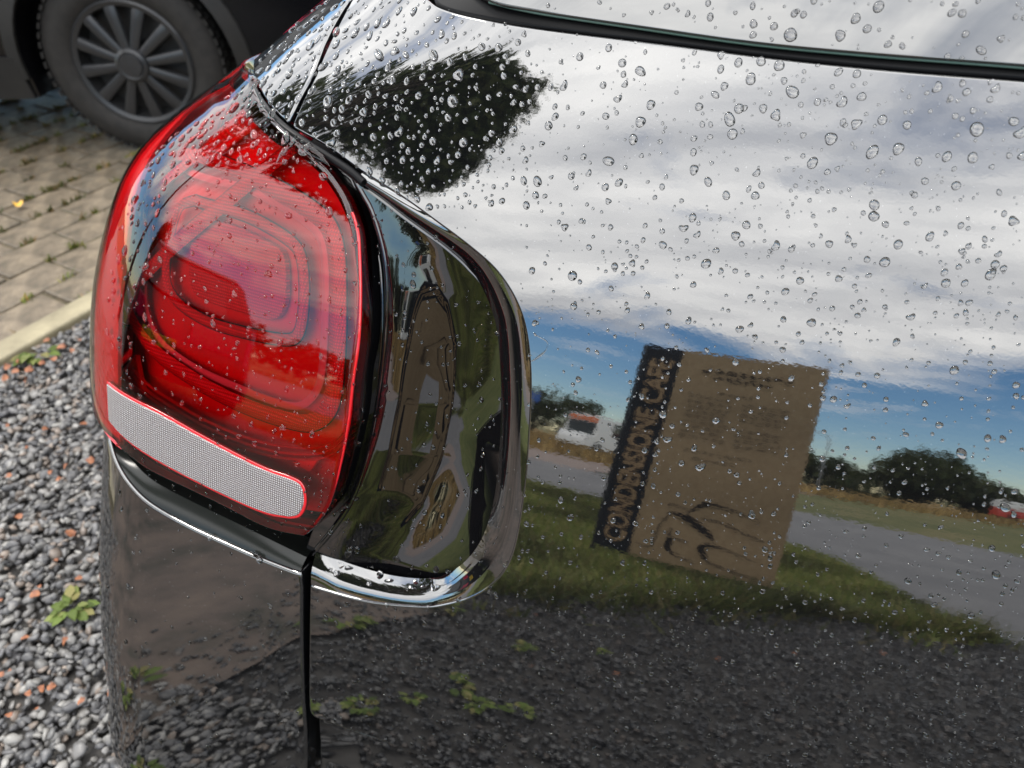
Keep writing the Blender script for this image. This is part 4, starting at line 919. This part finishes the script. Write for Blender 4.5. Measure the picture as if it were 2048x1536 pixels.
# ================================================================== the parked car whose wheel shows top left
M["dark_body"] = mat("black_car_paint_dull", (.004, .004, .005), rough=.2, ior=1.45)
M["dark_plastic"] = noise_color(mat("grey_black_sill_plastic", rough=.6), (.005, .005, .005), (.012, .011, .010), 8)
M["hubcap"] = mat("grey_hubcap_plastic", (.022, .023, .025), rough=.3, ior=1.5)
M["wheel_steel"] = mat("dark_wheel_steel", (.03, .03, .03), rough=.5, metal=.4)  # dark grey steel behind the hubcap
M["red_rear"] = mat("red_tail_lamp_plastic", (.45, .01, .05), rough=.1, ior=1.6)
M["plate"] = mat("yellow_number_plate", (.62, .40, .02), rough=.4)
def wheel(parent, loc, side, R_=.36):
    """side -1: outer face towards -y"""
    w = empty("wheel"); w.parent = parent; w.location = loc; w.rotation_euler = (0, 0, 0 if side < 0 else pi)
    t = MB(); t.lathe([(.232, -.085), (.245, -.100), (.285, -.112), (.318, -.108), (R_ - .012, -.094), (R_, -.078), (R_, .078), (R_ - .012, .094), (.30, .11), (.232, .09)], 72, closed=True); t.build("tyre", M["tyre"], w, smooth=True)
    tr = MB()
    for k in range(60):
        a = 2 * pi * k / 60
        for y_, ph in ((-.078, 0), (-.03, .5), (.03, 0), (.078, .5)):
            b = a + ph * 2 * pi / 60; c = Vector((cos(b), 0, sin(b))); s_ = Vector((-sin(b), 0, cos(b))); p = c * (R_ + .002); h_ = .011
            v = [p + s_ * h_ * i + Vector((0, y_ + j * .018, 0)) + c * kz for kz in (-.006, .004) for i, j in ((-1, -1), (1, -1), (1, 1), (-1, 1))]
            tr.add(v, [(3, 2, 1, 0), (4, 5, 6, 7), (0, 1, 5, 4), (1, 2, 6, 5), (2, 3, 7, 6), (3, 0, 4, 7)])
    tr.build("tread", M["tyre"], w)
    b = MB(); b.lathe([(.236, -.09), (.236, .09), (.215, .09), (.20, -.02), (.05, -.025), (.05, -.03), (.20, -.03), (.222, -.09)], 48, closed=True); b.build("rim", M["wheel_steel"], w, smooth=True)
    h = MB(); h.lathe([(.222, -.092), (.240, -.098), (.232, -.106), (.216, -.100), (.214, -.09)], 72, closed=True); h.build("hubcap_ring", M["hubcap"], w, smooth=True)
    for k in range(12):
        a = 2 * pi * k / 12 + .13; c = Vector((cos(a), 0, sin(a))); s_ = Vector((-sin(a), 0, cos(a))); sp = MB(); v = []
        for r0, hw, y0, th in ((.050, .018, -.112, .02), (.11, .0205, -.110, .02), (.17, .0235, -.106, .02), (.2, .025, -.103, .018), (.222, .026, -.098, .014)):
            p = c * r0; v += [p - s_ * hw + Vector((0, y0 + th, 0)), p - s_ * hw * .86 + Vector((0, y0 + .004, 0)), p - s_ * hw * .4 + Vector((0, y0, 0)), p + s_ * hw * .4 + Vector((0, y0, 0)), p + s_ * hw * .86 + Vector((0, y0 + .004, 0)), p + s_ * hw + Vector((0, y0 + th, 0))]
        f = []
        for i in range(4):
            for j in range(5): f.append((i * 6 + j, i * 6 + j + 1, (i + 1) * 6 + j + 1, (i + 1) * 6 + j))
        f += [(5, 4, 3, 2, 1, 0), (24, 25, 26, 27, 28, 29)]
        sp.add(v, f); sp.build("spoke", M["hubcap"], w, smooth=True)
    c = MB(); c.lathe([(.0001, -.105), (.062, -.105), (.066, -.110), (.064, -.122), (.052, -.128), (.046, -.126), (.043, -.132), (.0001, -.134)], 40); c.build("hub_cap", M["hubcap"], w, smooth=True)
    lg = MB()
    for k in range(5):
        a = 2 * pi * k / 5; p = (.085 * cos(a), -.05, .085 * sin(a)); lg.tube([(p[0], -.03, p[2]), (p[0], -.06, p[2])], .012, 8)
    lg.build("wheel_nuts", M["steel"], w, smooth=True)
    return w
def hatch(label, loc, rz, wheels=True, name="parked_car"):
    t = empty(name, loc, rz); tag(t, label, "car")
    zc = .36; ra = .425; out = [(2.02, .30), (2.10, .42), (2.13, .62), (2.10, .92), (2.02, 1.08), (1.78, 1.46), (1.55, 1.57), (.9, 1.62), (0, 1.60), (-.55, 1.48), (-1.15, 1.08), (-1.9, .96), (-2.15, .82), (-2.2, .55), (-2.15, .30)]
    def arch(cx): return [(cx + ra * cos(a), zc + ra * sin(a)) for a in np.linspace(pi + .14, -.14, 22)]
    poly = out + [(-1.3 - ra, .26)] + arch(-1.3)[1:-1] + [(-1.3 + ra, .24), (1.3 - ra, .24)] + arch(1.3)[1:-1] + [(1.3 + ra, .27)]
    poly = np.array(poly); gx, gz = np.meshgrid(np.arange(-2.1, 2.1, .14), np.arange(.32, 1.6, .1)); g = np.stack([gx.ravel(), gz.ravel()], 1); g = g[inside_poly(g, poly)]
    g = g[[np.min(np.hypot(*(poly - q).T)) > .06 for q in g]]; n = len(poly); allp = np.vstack([poly, g])
    vv, _, ff, _, _, _ = delaunay_2d_cdt([Vector(p) for p in allp], [(i, (i + 1) % n) for i in range(n)], [], 0, 1e-6)
    vv = np.array([tuple(p) for p in vv]); tri = np.array([q for q in ff if len(q) == 3]); tri = tri[inside_poly(vv[tri].mean(1), poly)]
    def yy(x, z):
        b = .865 + .03 * np.sin(np.clip((z - .25) / .85, 0, 1) * pi); b = b - .26 * np.clip((z - 1.02) / .6, 0, 1) ** 1.1; b = b - .14 * np.clip((np.abs(x) - 1.65) / .5, 0, 1) ** 2
        for cx in (-1.3, 1.3): b = b + .018 * np.exp(-((np.hypot(x - cx, z - zc) - ra) / .07) ** 2) * (z < 1.0)
        return b
    Y = yy(vv[:, 0], vv[:, 1]); V = np.vstack([np.column_stack([vv[:, 0], -Y, vv[:, 1]]), np.column_stack([vv[:, 0], Y, vv[:, 1]])]); m_ = len(vv)
    f = [tuple(q) for q in tri] + [tuple(q[::-1] + m_) for q in tri]
    for i in range(n):
        j = (i + 1) % n; a, b = np.argmin(np.hypot(*(vv - poly[i]).T)), np.argmin(np.hypot(*(vv - poly[j]).T)); f.append((int(a), int(b), int(b) + m_, int(a) + m_))
    mb = MB().add(V, f); mb.build("body", M["dark_body"], t, smooth=True)
    def side(x, z, s, e): return (x, s * (float(yy(np.array(x), np.array(z))) + e), z)
    for s in (-1, 1):
        m = MB(); m.prism([(1.72, 1.10), (1.50, 1.42), (.75, 1.50), (.70, 1.10)], -.02, .006, lambda x, z, h: side(x, z, s, h)); m.build("side_window", M["car_glass"], t)
        m = MB(); m.prism([(.62, 1.10), (.66, 1.50), (0, 1.50), (-.45, 1.40), (-.92, 1.10)], -.02, .006, lambda x, z, h: side(x, z, s, h)); m.build("side_window", M["car_glass"], t)
        m = MB(); m.prism([(-1.3 + ra + .02, .235), (1.3 - ra - .02, .235), (1.3 - ra - .03, .40), (-1.3 + ra + .03, .40)], -.05, .012, lambda x, z, h: side(x, z, s, h)); m.build("sill", M["dark_plastic"], t)
        for cx in (-1.3, 1.3):
            a_ = np.linspace(pi + .1, -.1, 26); m = MB(); pts = [(cx + (ra + .004) * cos(a), zc + (ra + .004) * sin(a)) for a in a_] + [(cx + (ra + .06) * cos(a), zc + (ra + .06) * sin(a)) for a in a_[::-1]]
            v = []; q_ = []
            for k in range(26):
                i_, o_ = pts[k], pts[51 - k]; v += [side(i_[0], i_[1], s, -.05), side(i_[0], i_[1], s, .016), side(o_[0], o_[1], s, .012), side(o_[0], o_[1], s, -.01)]
            for k in range(25):
                for j in range(3): q_.append((k * 4 + j, k * 4 + j + 1, k * 4 + j + 5, k * 4 + j + 4))
            m.add(v, q_).build("wheel_arch_trim", M["dark_plastic"], t, smooth=True)
        m = MB(); m.prism([(2.128, .583), (2.11, .95), (1.82, .98), (1.72, .88), (1.84, .59)], -.03, .012, lambda x, z, h: side(x, z, s, h)); m.build("tail_light", M["red_rear"], t, bevel=.01)
        m = MB(); m.box((2.125, s * .5, .84), (.03, .32, .2)); m.build("tail_light", M["red_rear"], t, bevel=.01)
        m = MB(); m.prism([(1.05, .92), (1.07, .96), (.87, .97), (.85, .93)], -.01, .03, lambda x, z, h: side(x, z, s, h)); m.build("door_handle", M["dark_body"], t)
    m = MB(); m.box((0, 0, .62), (3.6, 1.3, .72)); m.build("underbody", M["under"], t)
    m = MB(); m.add([(2.045, -.56, 1.1), (2.045, .56, 1.1), (1.80, .52, 1.45), (1.80, -.52, 1.45), (2.03, -.56, 1.1), (2.03, .56, 1.1), (1.785, .52, 1.45), (1.785, -.52, 1.45)], [(0, 1, 2, 3), (7, 6, 5, 4), (0, 4, 5, 1), (1, 5, 6, 2), (2, 6, 7, 3), (3, 7, 4, 0)]); m.build("rear_window", M["car_glass"], t)
    m = MB(); m.box((2.135, 0, .66), (.02, .52, .11)); pl = m.build("number_plate", M["plate"], t, bevel=.004)
    m = MB()
    for k in range(7): 
        y0 = -.215 + k * .068 + (.03 if k > 3 else 0); m.box((2.147, y0 - .018, .66), (.004, .01, .075)); m.box((2.147, y0 + .012, .66), (.004, .01, .075)); m.box((2.147, y0 - .003, .66 + (.032 if k % 2 else -.004)), (.004, .03, .01))
    m.build("plate_marks", M["ink"], pl)
    if wheels:
        for cx in (-1.3, 1.3):
            for s in (-1, 1): wheel(t, (cx, s * .775, .36), s)
    return t
hd = cam_rays([(284, 125)])[0]; hub = CAM + hd * ((.345 - CAM[2]) / hd[2])
RZ = radians(16); ca, sa = cos(RZ), sin(RZ); lx, ly = 1.3, -.80
CARA = hatch("black car parked on the pavers, only its rear wheel and sill in view", (hub[0] - (ca * lx - sa * ly), hub[1] - (sa * lx + ca * ly), 0), RZ)

rb = polar(-63, 3.7, (-.5, 0)); RB = radians(25)
hatch("black car parked left behind, red lamps and yellow plate towards us, seen in reflections", (rb[0] - 2.13 * cos(RB), rb[1] - 2.13 * sin(RB), 0), RB)

# ================================================================== raindrops
def drop_mesh(seed, n=14, rings=5, lobes=.10, tail=0.0, h=.52):
    r_ = np.random.default_rng(seed); ph = r_.uniform(0, 6.3, 3); am = r_.normal(0, lobes, 3); V = []; f = []
    for k in range(rings + 1):
        e = (pi / 2) * k / rings; rad = cos(e) ** .85 if k < rings else 0.0; z = h * sin(e) ** 1.0
        if k == rings: V.append((0, 0.0, h)); break
        for i in range(n):
            a = 2 * pi * i / n; q = 1 + (am[0] * cos(a * 2 + ph[0]) + am[1] * cos(a * 3 + ph[1]) + .6 * am[2] * cos(a * 4 + ph[2])) * (1 - .5 * k / rings)
            y = rad * q * sin(a); y = y * (1 + tail * (sin(a) > 0)); V.append((rad * q * cos(a), y, z))
    # a slightly tucked foot so that the drop stands on the paint
    for k in range(rings - 1):
        for i in range(n): f.append((k * n + i, k * n + (i + 1) % n, (k + 1) * n + (i + 1) % n, (k + 1) * n + i))
    for i in range(n): f.append(((rings - 1) * n + i, (rings - 1) * n + (i + 1) % n, rings * n))
    return np.array(V), f
DROPS = []          # (px, py, r px, zone)
ZONES = {}
def poly_px(pts): return np.array([p for p in pts if not isinstance(p[0], str)], float)
P_TG = poly_px(SEAM + REC_TOP + REC + TG_LEFT + TG_BOT) ; P_TG = np.vstack([P_TG, [(2200, 1860), (2200, 175)], poly_px(TG_TOP)])
P_AP = poly_px(AP_L + AP_B); P_LN = np.vstack([[(300, 275), (350, 225), (410, 190), (455, 160)], poly_px(LN_TOP), poly_px(LN_R), poly_px(LN_B), [(186, 806), (186, 700), (200, 570), (215, 497), (235, 417), (269, 300)]])
P_QP = np.array([(695, 0), (631, 130), (594, 205), (575, 240), (549, 220), (526, 189), (512, 160), (508, 130), (575, 62), (635, 2)], float)
P_GL = np.array([(985, 0), (1074, 20), (1279, 50), (1507, 82), (1735, 104), (2048, 128), (2048, 0)], float)
P_BU = np.array([(216, 880), (258, 972), (306, 1016), (452, 1091), (597, 1152), (602, 1536), (216, 1536), (204, 1100)], float)
big3 = [(920,170,38),(1235,90,28),(1290,140,24),(742,118,22),(840,128,22),(522,16,18),(1390,215,20),(1765,165,20),(930,445,36),(728,385,30),(778,297,27),(865,318,30),(585,265,22),(583,335,22),(668,305,24),(1150,350,22),(1240,358,23),(600,417,22),(850,557,30),(788,525,24),(627,580,34),(640,648,30),(1115,670,36),(1363,582,26),(1483,604,24),(1820,625,40),(1440,720,32),(1025,790,30),(1315,735,36),(1675,757,28),(1800,765,28),(195,590,30),(160,675,28),(245,507,26),(1325,990,30),(1323,1045,30),(1997,1068,28),(1720,897,26),(707,1087,24),(850,1190,24),(610,945,24),(750,945,24),(447,1052,24),(1592,1145,24),(1908,1278,24),(1670,1368,26),(895,1408,22),(1630,425,26),(1770,445,22),(1910,432,22),(25,905,22),(40,972,18),(1170,497,27),(1050,493,20),(1107,1178,22),(757,838,20),(557,458,22),(300,903,18),(2030,645,30),(2040,755,24),(1290,1255,18),(560,1210,18)]
big2 = [(1195,385,34),(1165,520,36),(1068,285,34),(1100,310,24),(790,285,34),(635,512,26),(735,485,22),(890,680,26),(848,698,20),(760,703,24),(542,735,30),(1143,605,22),(1230,620,18),(1657,645,26),(1690,598,22),(1735,443,24),(1400,245,26),(1315,240,24),(1500,218,20),(1435,290,18),(570,165,26),(665,172,26),(570,225,24),(437,232,24),(333,275,22),(780,122,24),(825,122,24),(965,60,24),(890,58,20),(1600,930,30),(1543,1052,24),(1945,958,24),(1963,1030,22),(1950,595,22),(2010,508,22),(910,820,22),(1013,815,22),(827,825,18),(740,880,24),(803,925,24),(1835,803,20),(990,490,22),(833,350,22),(925,280,24),(1010,395,20),(608,432,20),(875,500,18),(555,630,22)]
big8 = [(300,62,12),(163,48,8),(713,157,10),(996,294,12),(1032,700,14),(1297,367,9),(1298,420,8),(663,436,7),(473,470,7),(620,320,8),(527,315,7),(1078,1490,9),(770,1322,9),(1200,1293,11),(528,1198,7),(1245,965,12),(1233,632,9)]
fixed = [(1200 + x / 2.415, y / 2.415, r / 2.415 * .92) for x, y, r in big3] + [(450 + x / 2.56, y / 2.56, r / 2.56 * .92) for x, y, r in big2] + [(1500 + x / 2.438, 620 + y / 2.438, r / 2.438 * 2) for x, y, r in big8]
fixed += [(826, 570, 8), (805, 690, 5), (848, 890, 5), (760, 1150, 9), (714, 1100, 8), (700, 1098, 7), (682, 1130, 8), (745, 1138, 7), (672, 1148, 8), (497, 1105, 9), (519, 1120, 8), (420, 1076, 6), (337, 1028, 6), (286, 980, 5), (1326, 829, 9), (1400, 935, 9), (1393, 948, 7), (652, 1235, 6), (868, 1175, 8), (708, 1180, 7), (655, 1152, 8)]
fixed += [(560, 275, 12), (600, 300, 14), (655, 425, 11), (560, 300, 9), (640, 352, 10), (497, 265, 10), (410, 195, 12), (430, 170, 11), (362, 235, 10), (388, 220, 11), (455, 205, 10)]
def zone_of(p):
    q = np.array([p])
    for nm, P_ in (("lamp", P_LN), ("applique", P_AP), ("tailgate", P_TG), ("pillar", P_QP), ("glass", P_GL), ("bumper", P_BU)):
        if inside_poly(q, P_)[0]: return nm
    if 600 < p[0] < 1060 and 350 < p[1] < 1215: return "recess"
    if 215 < p[0] < 620 and 870 < p[1] < 1148: return "ledge"
    return None
placed = []
def free(x, y, r):
    for a, b, c in placed:
        if abs(a - x) < 30 and abs(b - y) < 30 and hypot(a - x, b - y) < (c + r) * 1.12: return False
    return True
for x, y, r in fixed:
    z_ = zone_of((x, y))
    if z_ and free(x, y, r * .6): placed.append((x, y, r)); DROPS.append((x, y, r, z_))
def rain(n, x0, x1, y0, y1, rm, rs, zones, rmax=13, rmin=1.7, dens=None):
    c = 0
    for _ in range(n * 6):
        if c >= n: break
        x, y = RNG.uniform(x0, x1), RNG.uniform(y0, y1)
        if dens is not None and RNG.uniform() > dens(x, y): continue
        r = float(np.clip(rm * math.exp(RNG.normal(0, rs)), rmin, rmax)); z_ = zone_of((x, y))
        if z_ in zones and free(x, y, r):
            placed.append((x, y, r)); DROPS.append((x, y, r, z_)); c += 1
            if r > 2.6 and RNG.uniform() < .12:      # neighbours that have run together
                a = RNG.uniform(0, 6.3); q = r * RNG.uniform(.45, .8); DROPS.append((x + cos(a) * r * .9, y + sin(a) * r * .9, q, z_)); placed.append(DROPS[-1][:3])
rain(330, 585, 1060, 0, 420, 4.6, .48, ("tailgate",), dens=lambda x, y: 1.0 if x < 900 else .45)
rain(150, 500, 700, 0, 260, 5.2, .42, ("pillar",))
rain(520, 1040, 2048, 60, 640, 3.9, .52, ("tailgate",), rmax=11)
rain(380, 850, 2048, 600, 1100, 3.4, .42, ("tailgate",), rmax=8)
rain(640, 620, 2048, 1090, 1536, 3.1, .36, ("tailgate",), rmax=6)
rain(420, 700, 2048, 60, 1100, 1.5, .2, ("tailgate",), rmax=2.4, rmin=1.0, dens=lambda x, y: .5 + .5 * sin(x * .021 + 2 * sin(y * .017)))
for cx, y0, y1, sl in ((1945, 1090, 1480, -.11), (1600, 1290, 1536, -.09), (1340, 700, 1180, -.10), (1985, 480, 980, -.02), (1695, 790, 1010, -.06)):
    y = y0
    while y < y1:
        r = RNG.uniform(1.8, 4.2); x = cx + (y - y0) * sl + RNG.normal(0, 2); z_ = zone_of((x, y))
        if z_ == "tailgate" and free(x, y, r): placed.append((x, y, r)); DROPS.append((x, y, r, z_))
        y += RNG.uniform(8, 34)
rain(180, 640, 1000, 380, 1160, 2.9, .42, ("applique",), rmax=6)
rain(60, 620, 1060, 440, 1215, 2.8, .5, ("recess",), rmax=7)
rain(300, 290, 570, 120, 330, 5.6, .38, ("lamp",), dens=lambda x, y: 1.0 if y < 330 - (x - 290) * .5 else .3)
rain(60, 200, 330, 270, 700, 4.2, .35, ("lamp",), rmax=8)
rain(560, 185, 735, 260, 1070, 3.0, .40, ("lamp",), rmax=8)
rain(60, 985, 2048, 0, 125, 4.2, .5, ("glass",), rmax=14)
rain(85, 200, 605, 880, 1500, 2.7, .4, ("bumper",), rmax=5)
rain(75, 215, 600, 880, 1130, 1.9, .5, ("ledge",), rmax=5)
OFFS = {"tailgate": (0.0, None), "pillar": (0.0, None), "bumper": (0.0, None), "glass": (.003, None), "lamp": (LN_OFF + .007, lens_off), "applique": (ap_off, ap_off), "recess": (-.008, None), "ledge": (-.013, None)}
WATER_LABEL = {"tailgate": "clear raindrop standing on the glossy black tailgate paint", "pillar": "clear raindrop on the black pillar above the tail light", "bumper": "tiny raindrop on the black bumper corner", "glass": "raindrop on the rear window glass above the black seal",
               "lamp": "raindrop tinted red on the tail light lens", "applique": "small raindrop on the black panel beside the tail light", "recess": "raindrop on the rounded rim around the black panel", "ledge": "raindrop on the bumper ledge under the tail light"}
WATER_GROUP = {"tailgate": "raindrops on the tailgate", "pillar": "raindrops on the rear pillar", "bumper": "raindrops on the bumper", "glass": "raindrops on the rear window", "lamp": "raindrops on the tail light", "applique": "raindrops on the lamp extension panel",
               "recess": "raindrops on the recess rim", "ledge": "raindrops on the bumper ledge"}
VAR = [drop_mesh(s, 16, 7, (.02, .045, .075)[s % 3], tail=(.0, .1, .28, .05)[s % 4], h=.50 + .07 * (s % 3)) for s in range(12)]
VME = [np_mesh("water_droplet", v, f, M["water"]) for v, f in VAR]
SM = [drop_mesh(50 + s, 10, 4, .02, h=.82) for s in range(5)]
DROPS = [d for d in DROPS if -20 < d[0] < 2068 and -20 < d[1] < 1556]
DROPS.sort(key=lambda d: -d[2])
rec = []
for zn in OFFS:
    D_ = [(i, d) for i, d in enumerate(DROPS) if d[3] == zn]
    if not D_: continue
    px = [(d[0], d[1]) for _, d in D_]; at_, fn = OFFS[zn]; q = sight(px, at_); ok = ~np.isnan(q[:, 0]); qq = np.where(ok[:, None], q, [[0.3, .8]])
    P_, N_o = disp_surf(qq, fn if fn else const(at_))
    for k, (i, d) in enumerate(D_):
        if ok[k]: rec.append((i, d, P_[k], N_o[k]))
rec.sort(key=lambda t: t[0])
bulk_v = []; bulk_f = []; nb = 0; made = 0
for i, d, p, n in rec:
    depth = float(np.dot(p - CAM, CF)); r = d[2] * depth / F * .90
    vd = (CAM - p) / np.linalg.norm(CAM - p); fs = max(.35, float(np.dot(vd, n)))
    z = Vector(n); down = Vector((0, 0, -1)); y = -(down - z * down.dot(z)); y.normalize(); x = y.cross(z); a = RNG.normal(0, .5)
    x2 = x * cos(a) + y * sin(a); y2 = y * cos(a) - x * sin(a); el_ = 1 + abs(RNG.normal(0, .18)); sx, sy, sz = r / math.sqrt(el_), r * math.sqrt(el_) / fs ** .4, r * RNG.uniform(.85, 1.2)
    o3 = Vector(p) - z * (r * .03)
    if made < 300:
        o = link("water_droplet", VME[(i * 7) % 12]); o.matrix_world = Matrix(((x2.x * sx, y2.x * sy, z.x * sz, o3.x), (x2.y * sx, y2.y * sy, z.y * sz, o3.y), (x2.z * sx, y2.z * sy, z.z * sz, o3.z), (0, 0, 0, 1)))
        lb, gr = WATER_LABEL[d[3]], WATER_GROUP[d[3]]
        if d[3] == "tailgate":
            w = "large" if d[2] > 10.5 else "mid-sized" if d[2] > 7.5 else "small"
            if d[0] < 1050 and d[1] < 400: lb, gr = f"{w} raindrop on the tailgate near the mirrored tree crown", f"{w} raindrops near the mirrored tree"
            elif d[1] < 60 + (d[0] - 900) * .095 + 75: lb, gr = f"{w} raindrop on the tailgate just under the black window seal", f"{w} raindrops under the window seal"
            elif d[1] < 420: lb, gr = f"{w} raindrop on the tailgate over the brightest mirrored clouds", f"{w} raindrops over the bright clouds"
            elif d[1] < 700: lb, gr = f"{w} raindrop on the tailgate over mirrored cloud above the banner", f"{w} raindrops above the banner"
            else: lb, gr = f"{w} raindrop on the tailgate over the mirrored banner and road", f"{w} raindrops beside the banner"
        tag(o, lb, "raindrop", gr); made += 1
    else:
        v, f = (VAR[(i * 7) % 12] if d[2] > 3.2 else SM[i % 5]); B3 = np.array([[x2.x * sx, y2.x * sy, z.x * sz], [x2.y * sx, y2.y * sy, z.y * sz], [x2.z * sx, y2.z * sy, z.z * sz]])
        bulk_v.append(v @ B3.T + np.array(o3)); bulk_f += [tuple(w + nb for w in t_) for t_ in f]; nb += len(v)
o = link("fine_raindrops", np_mesh("fine_raindrops", np.vstack(bulk_v), bulk_f, M["water"])); o["kind"] = "stuff"
print("DROPS", len(rec))

# water that has run together and down from the joint above the lamp
def rivulet(name, px, w, at_, fn, label):
    q = edge(px, 40, at_); P_, N_ = disp_surf(q, fn); T = np.gradient(P_, axis=0); T /= np.linalg.norm(T, axis=1, keepdims=True); S_ = np.cross(N_, T); V = []; f = []
    ws = np.interp(np.linspace(0, 1, 40), np.linspace(0, 1, len(w)), w) * .0004 * (1 + .12 * np.sin(np.linspace(0, 21, 40)))
    for p, n, s_, w_ in zip(P_, N_, S_, ws):
        for k in range(9):
            a = pi * k / 8; V.append(p + s_ * (w_ * cos(a)) + n * (w_ * .5 * sin(a) - .0002))
    for i in range(39):
        for k in range(8): f.append((i * 9 + k, i * 9 + k + 1, (i + 1) * 9 + k + 1, (i + 1) * 9 + k))
    NN = N_.mean(0); a, b, c = [np.array(V[i]) for i in f[150][:3]]
    if np.dot(np.cross(b - a, c - a), NN) < 0: f = [t[::-1] for t in f]
    o = link(name, np_mesh(name, V, f, M["water"])); tag(o, label, "water"); return o
rivulet("water_rivulet", [(586, 268), (572, 286), (556, 308), (546, 326)], [5, 6, 5, 6, 1], LN_OFF + .006, lens_off, "thin run of water from the joint down onto the red lens")
rivulet("water_film", [(596, 288), (616, 302), (640, 318), (656, 332)], [1, 10, 12, 6, 1], LN_OFF + .004, lens_off, "flat patch of joined water on the lens beside its top seal")
rivulet("water_rivulet", [(1062, 662), (1075, 672), (1094, 684), (1092, 700), (1074, 716), (1060, 724)], [.6, 1.4, 1.2, 1.5, 2.6, 1.0], 0.0, const(0.0), "thin curling trail of water on the tailgate beside the recess")
rivulet("water_film", [(500, 1104), (512, 1112), (524, 1119)], [1, 7, 5, 1], 0.0, const(-.001), "flattened wet patch on the bright edge of the bumper")
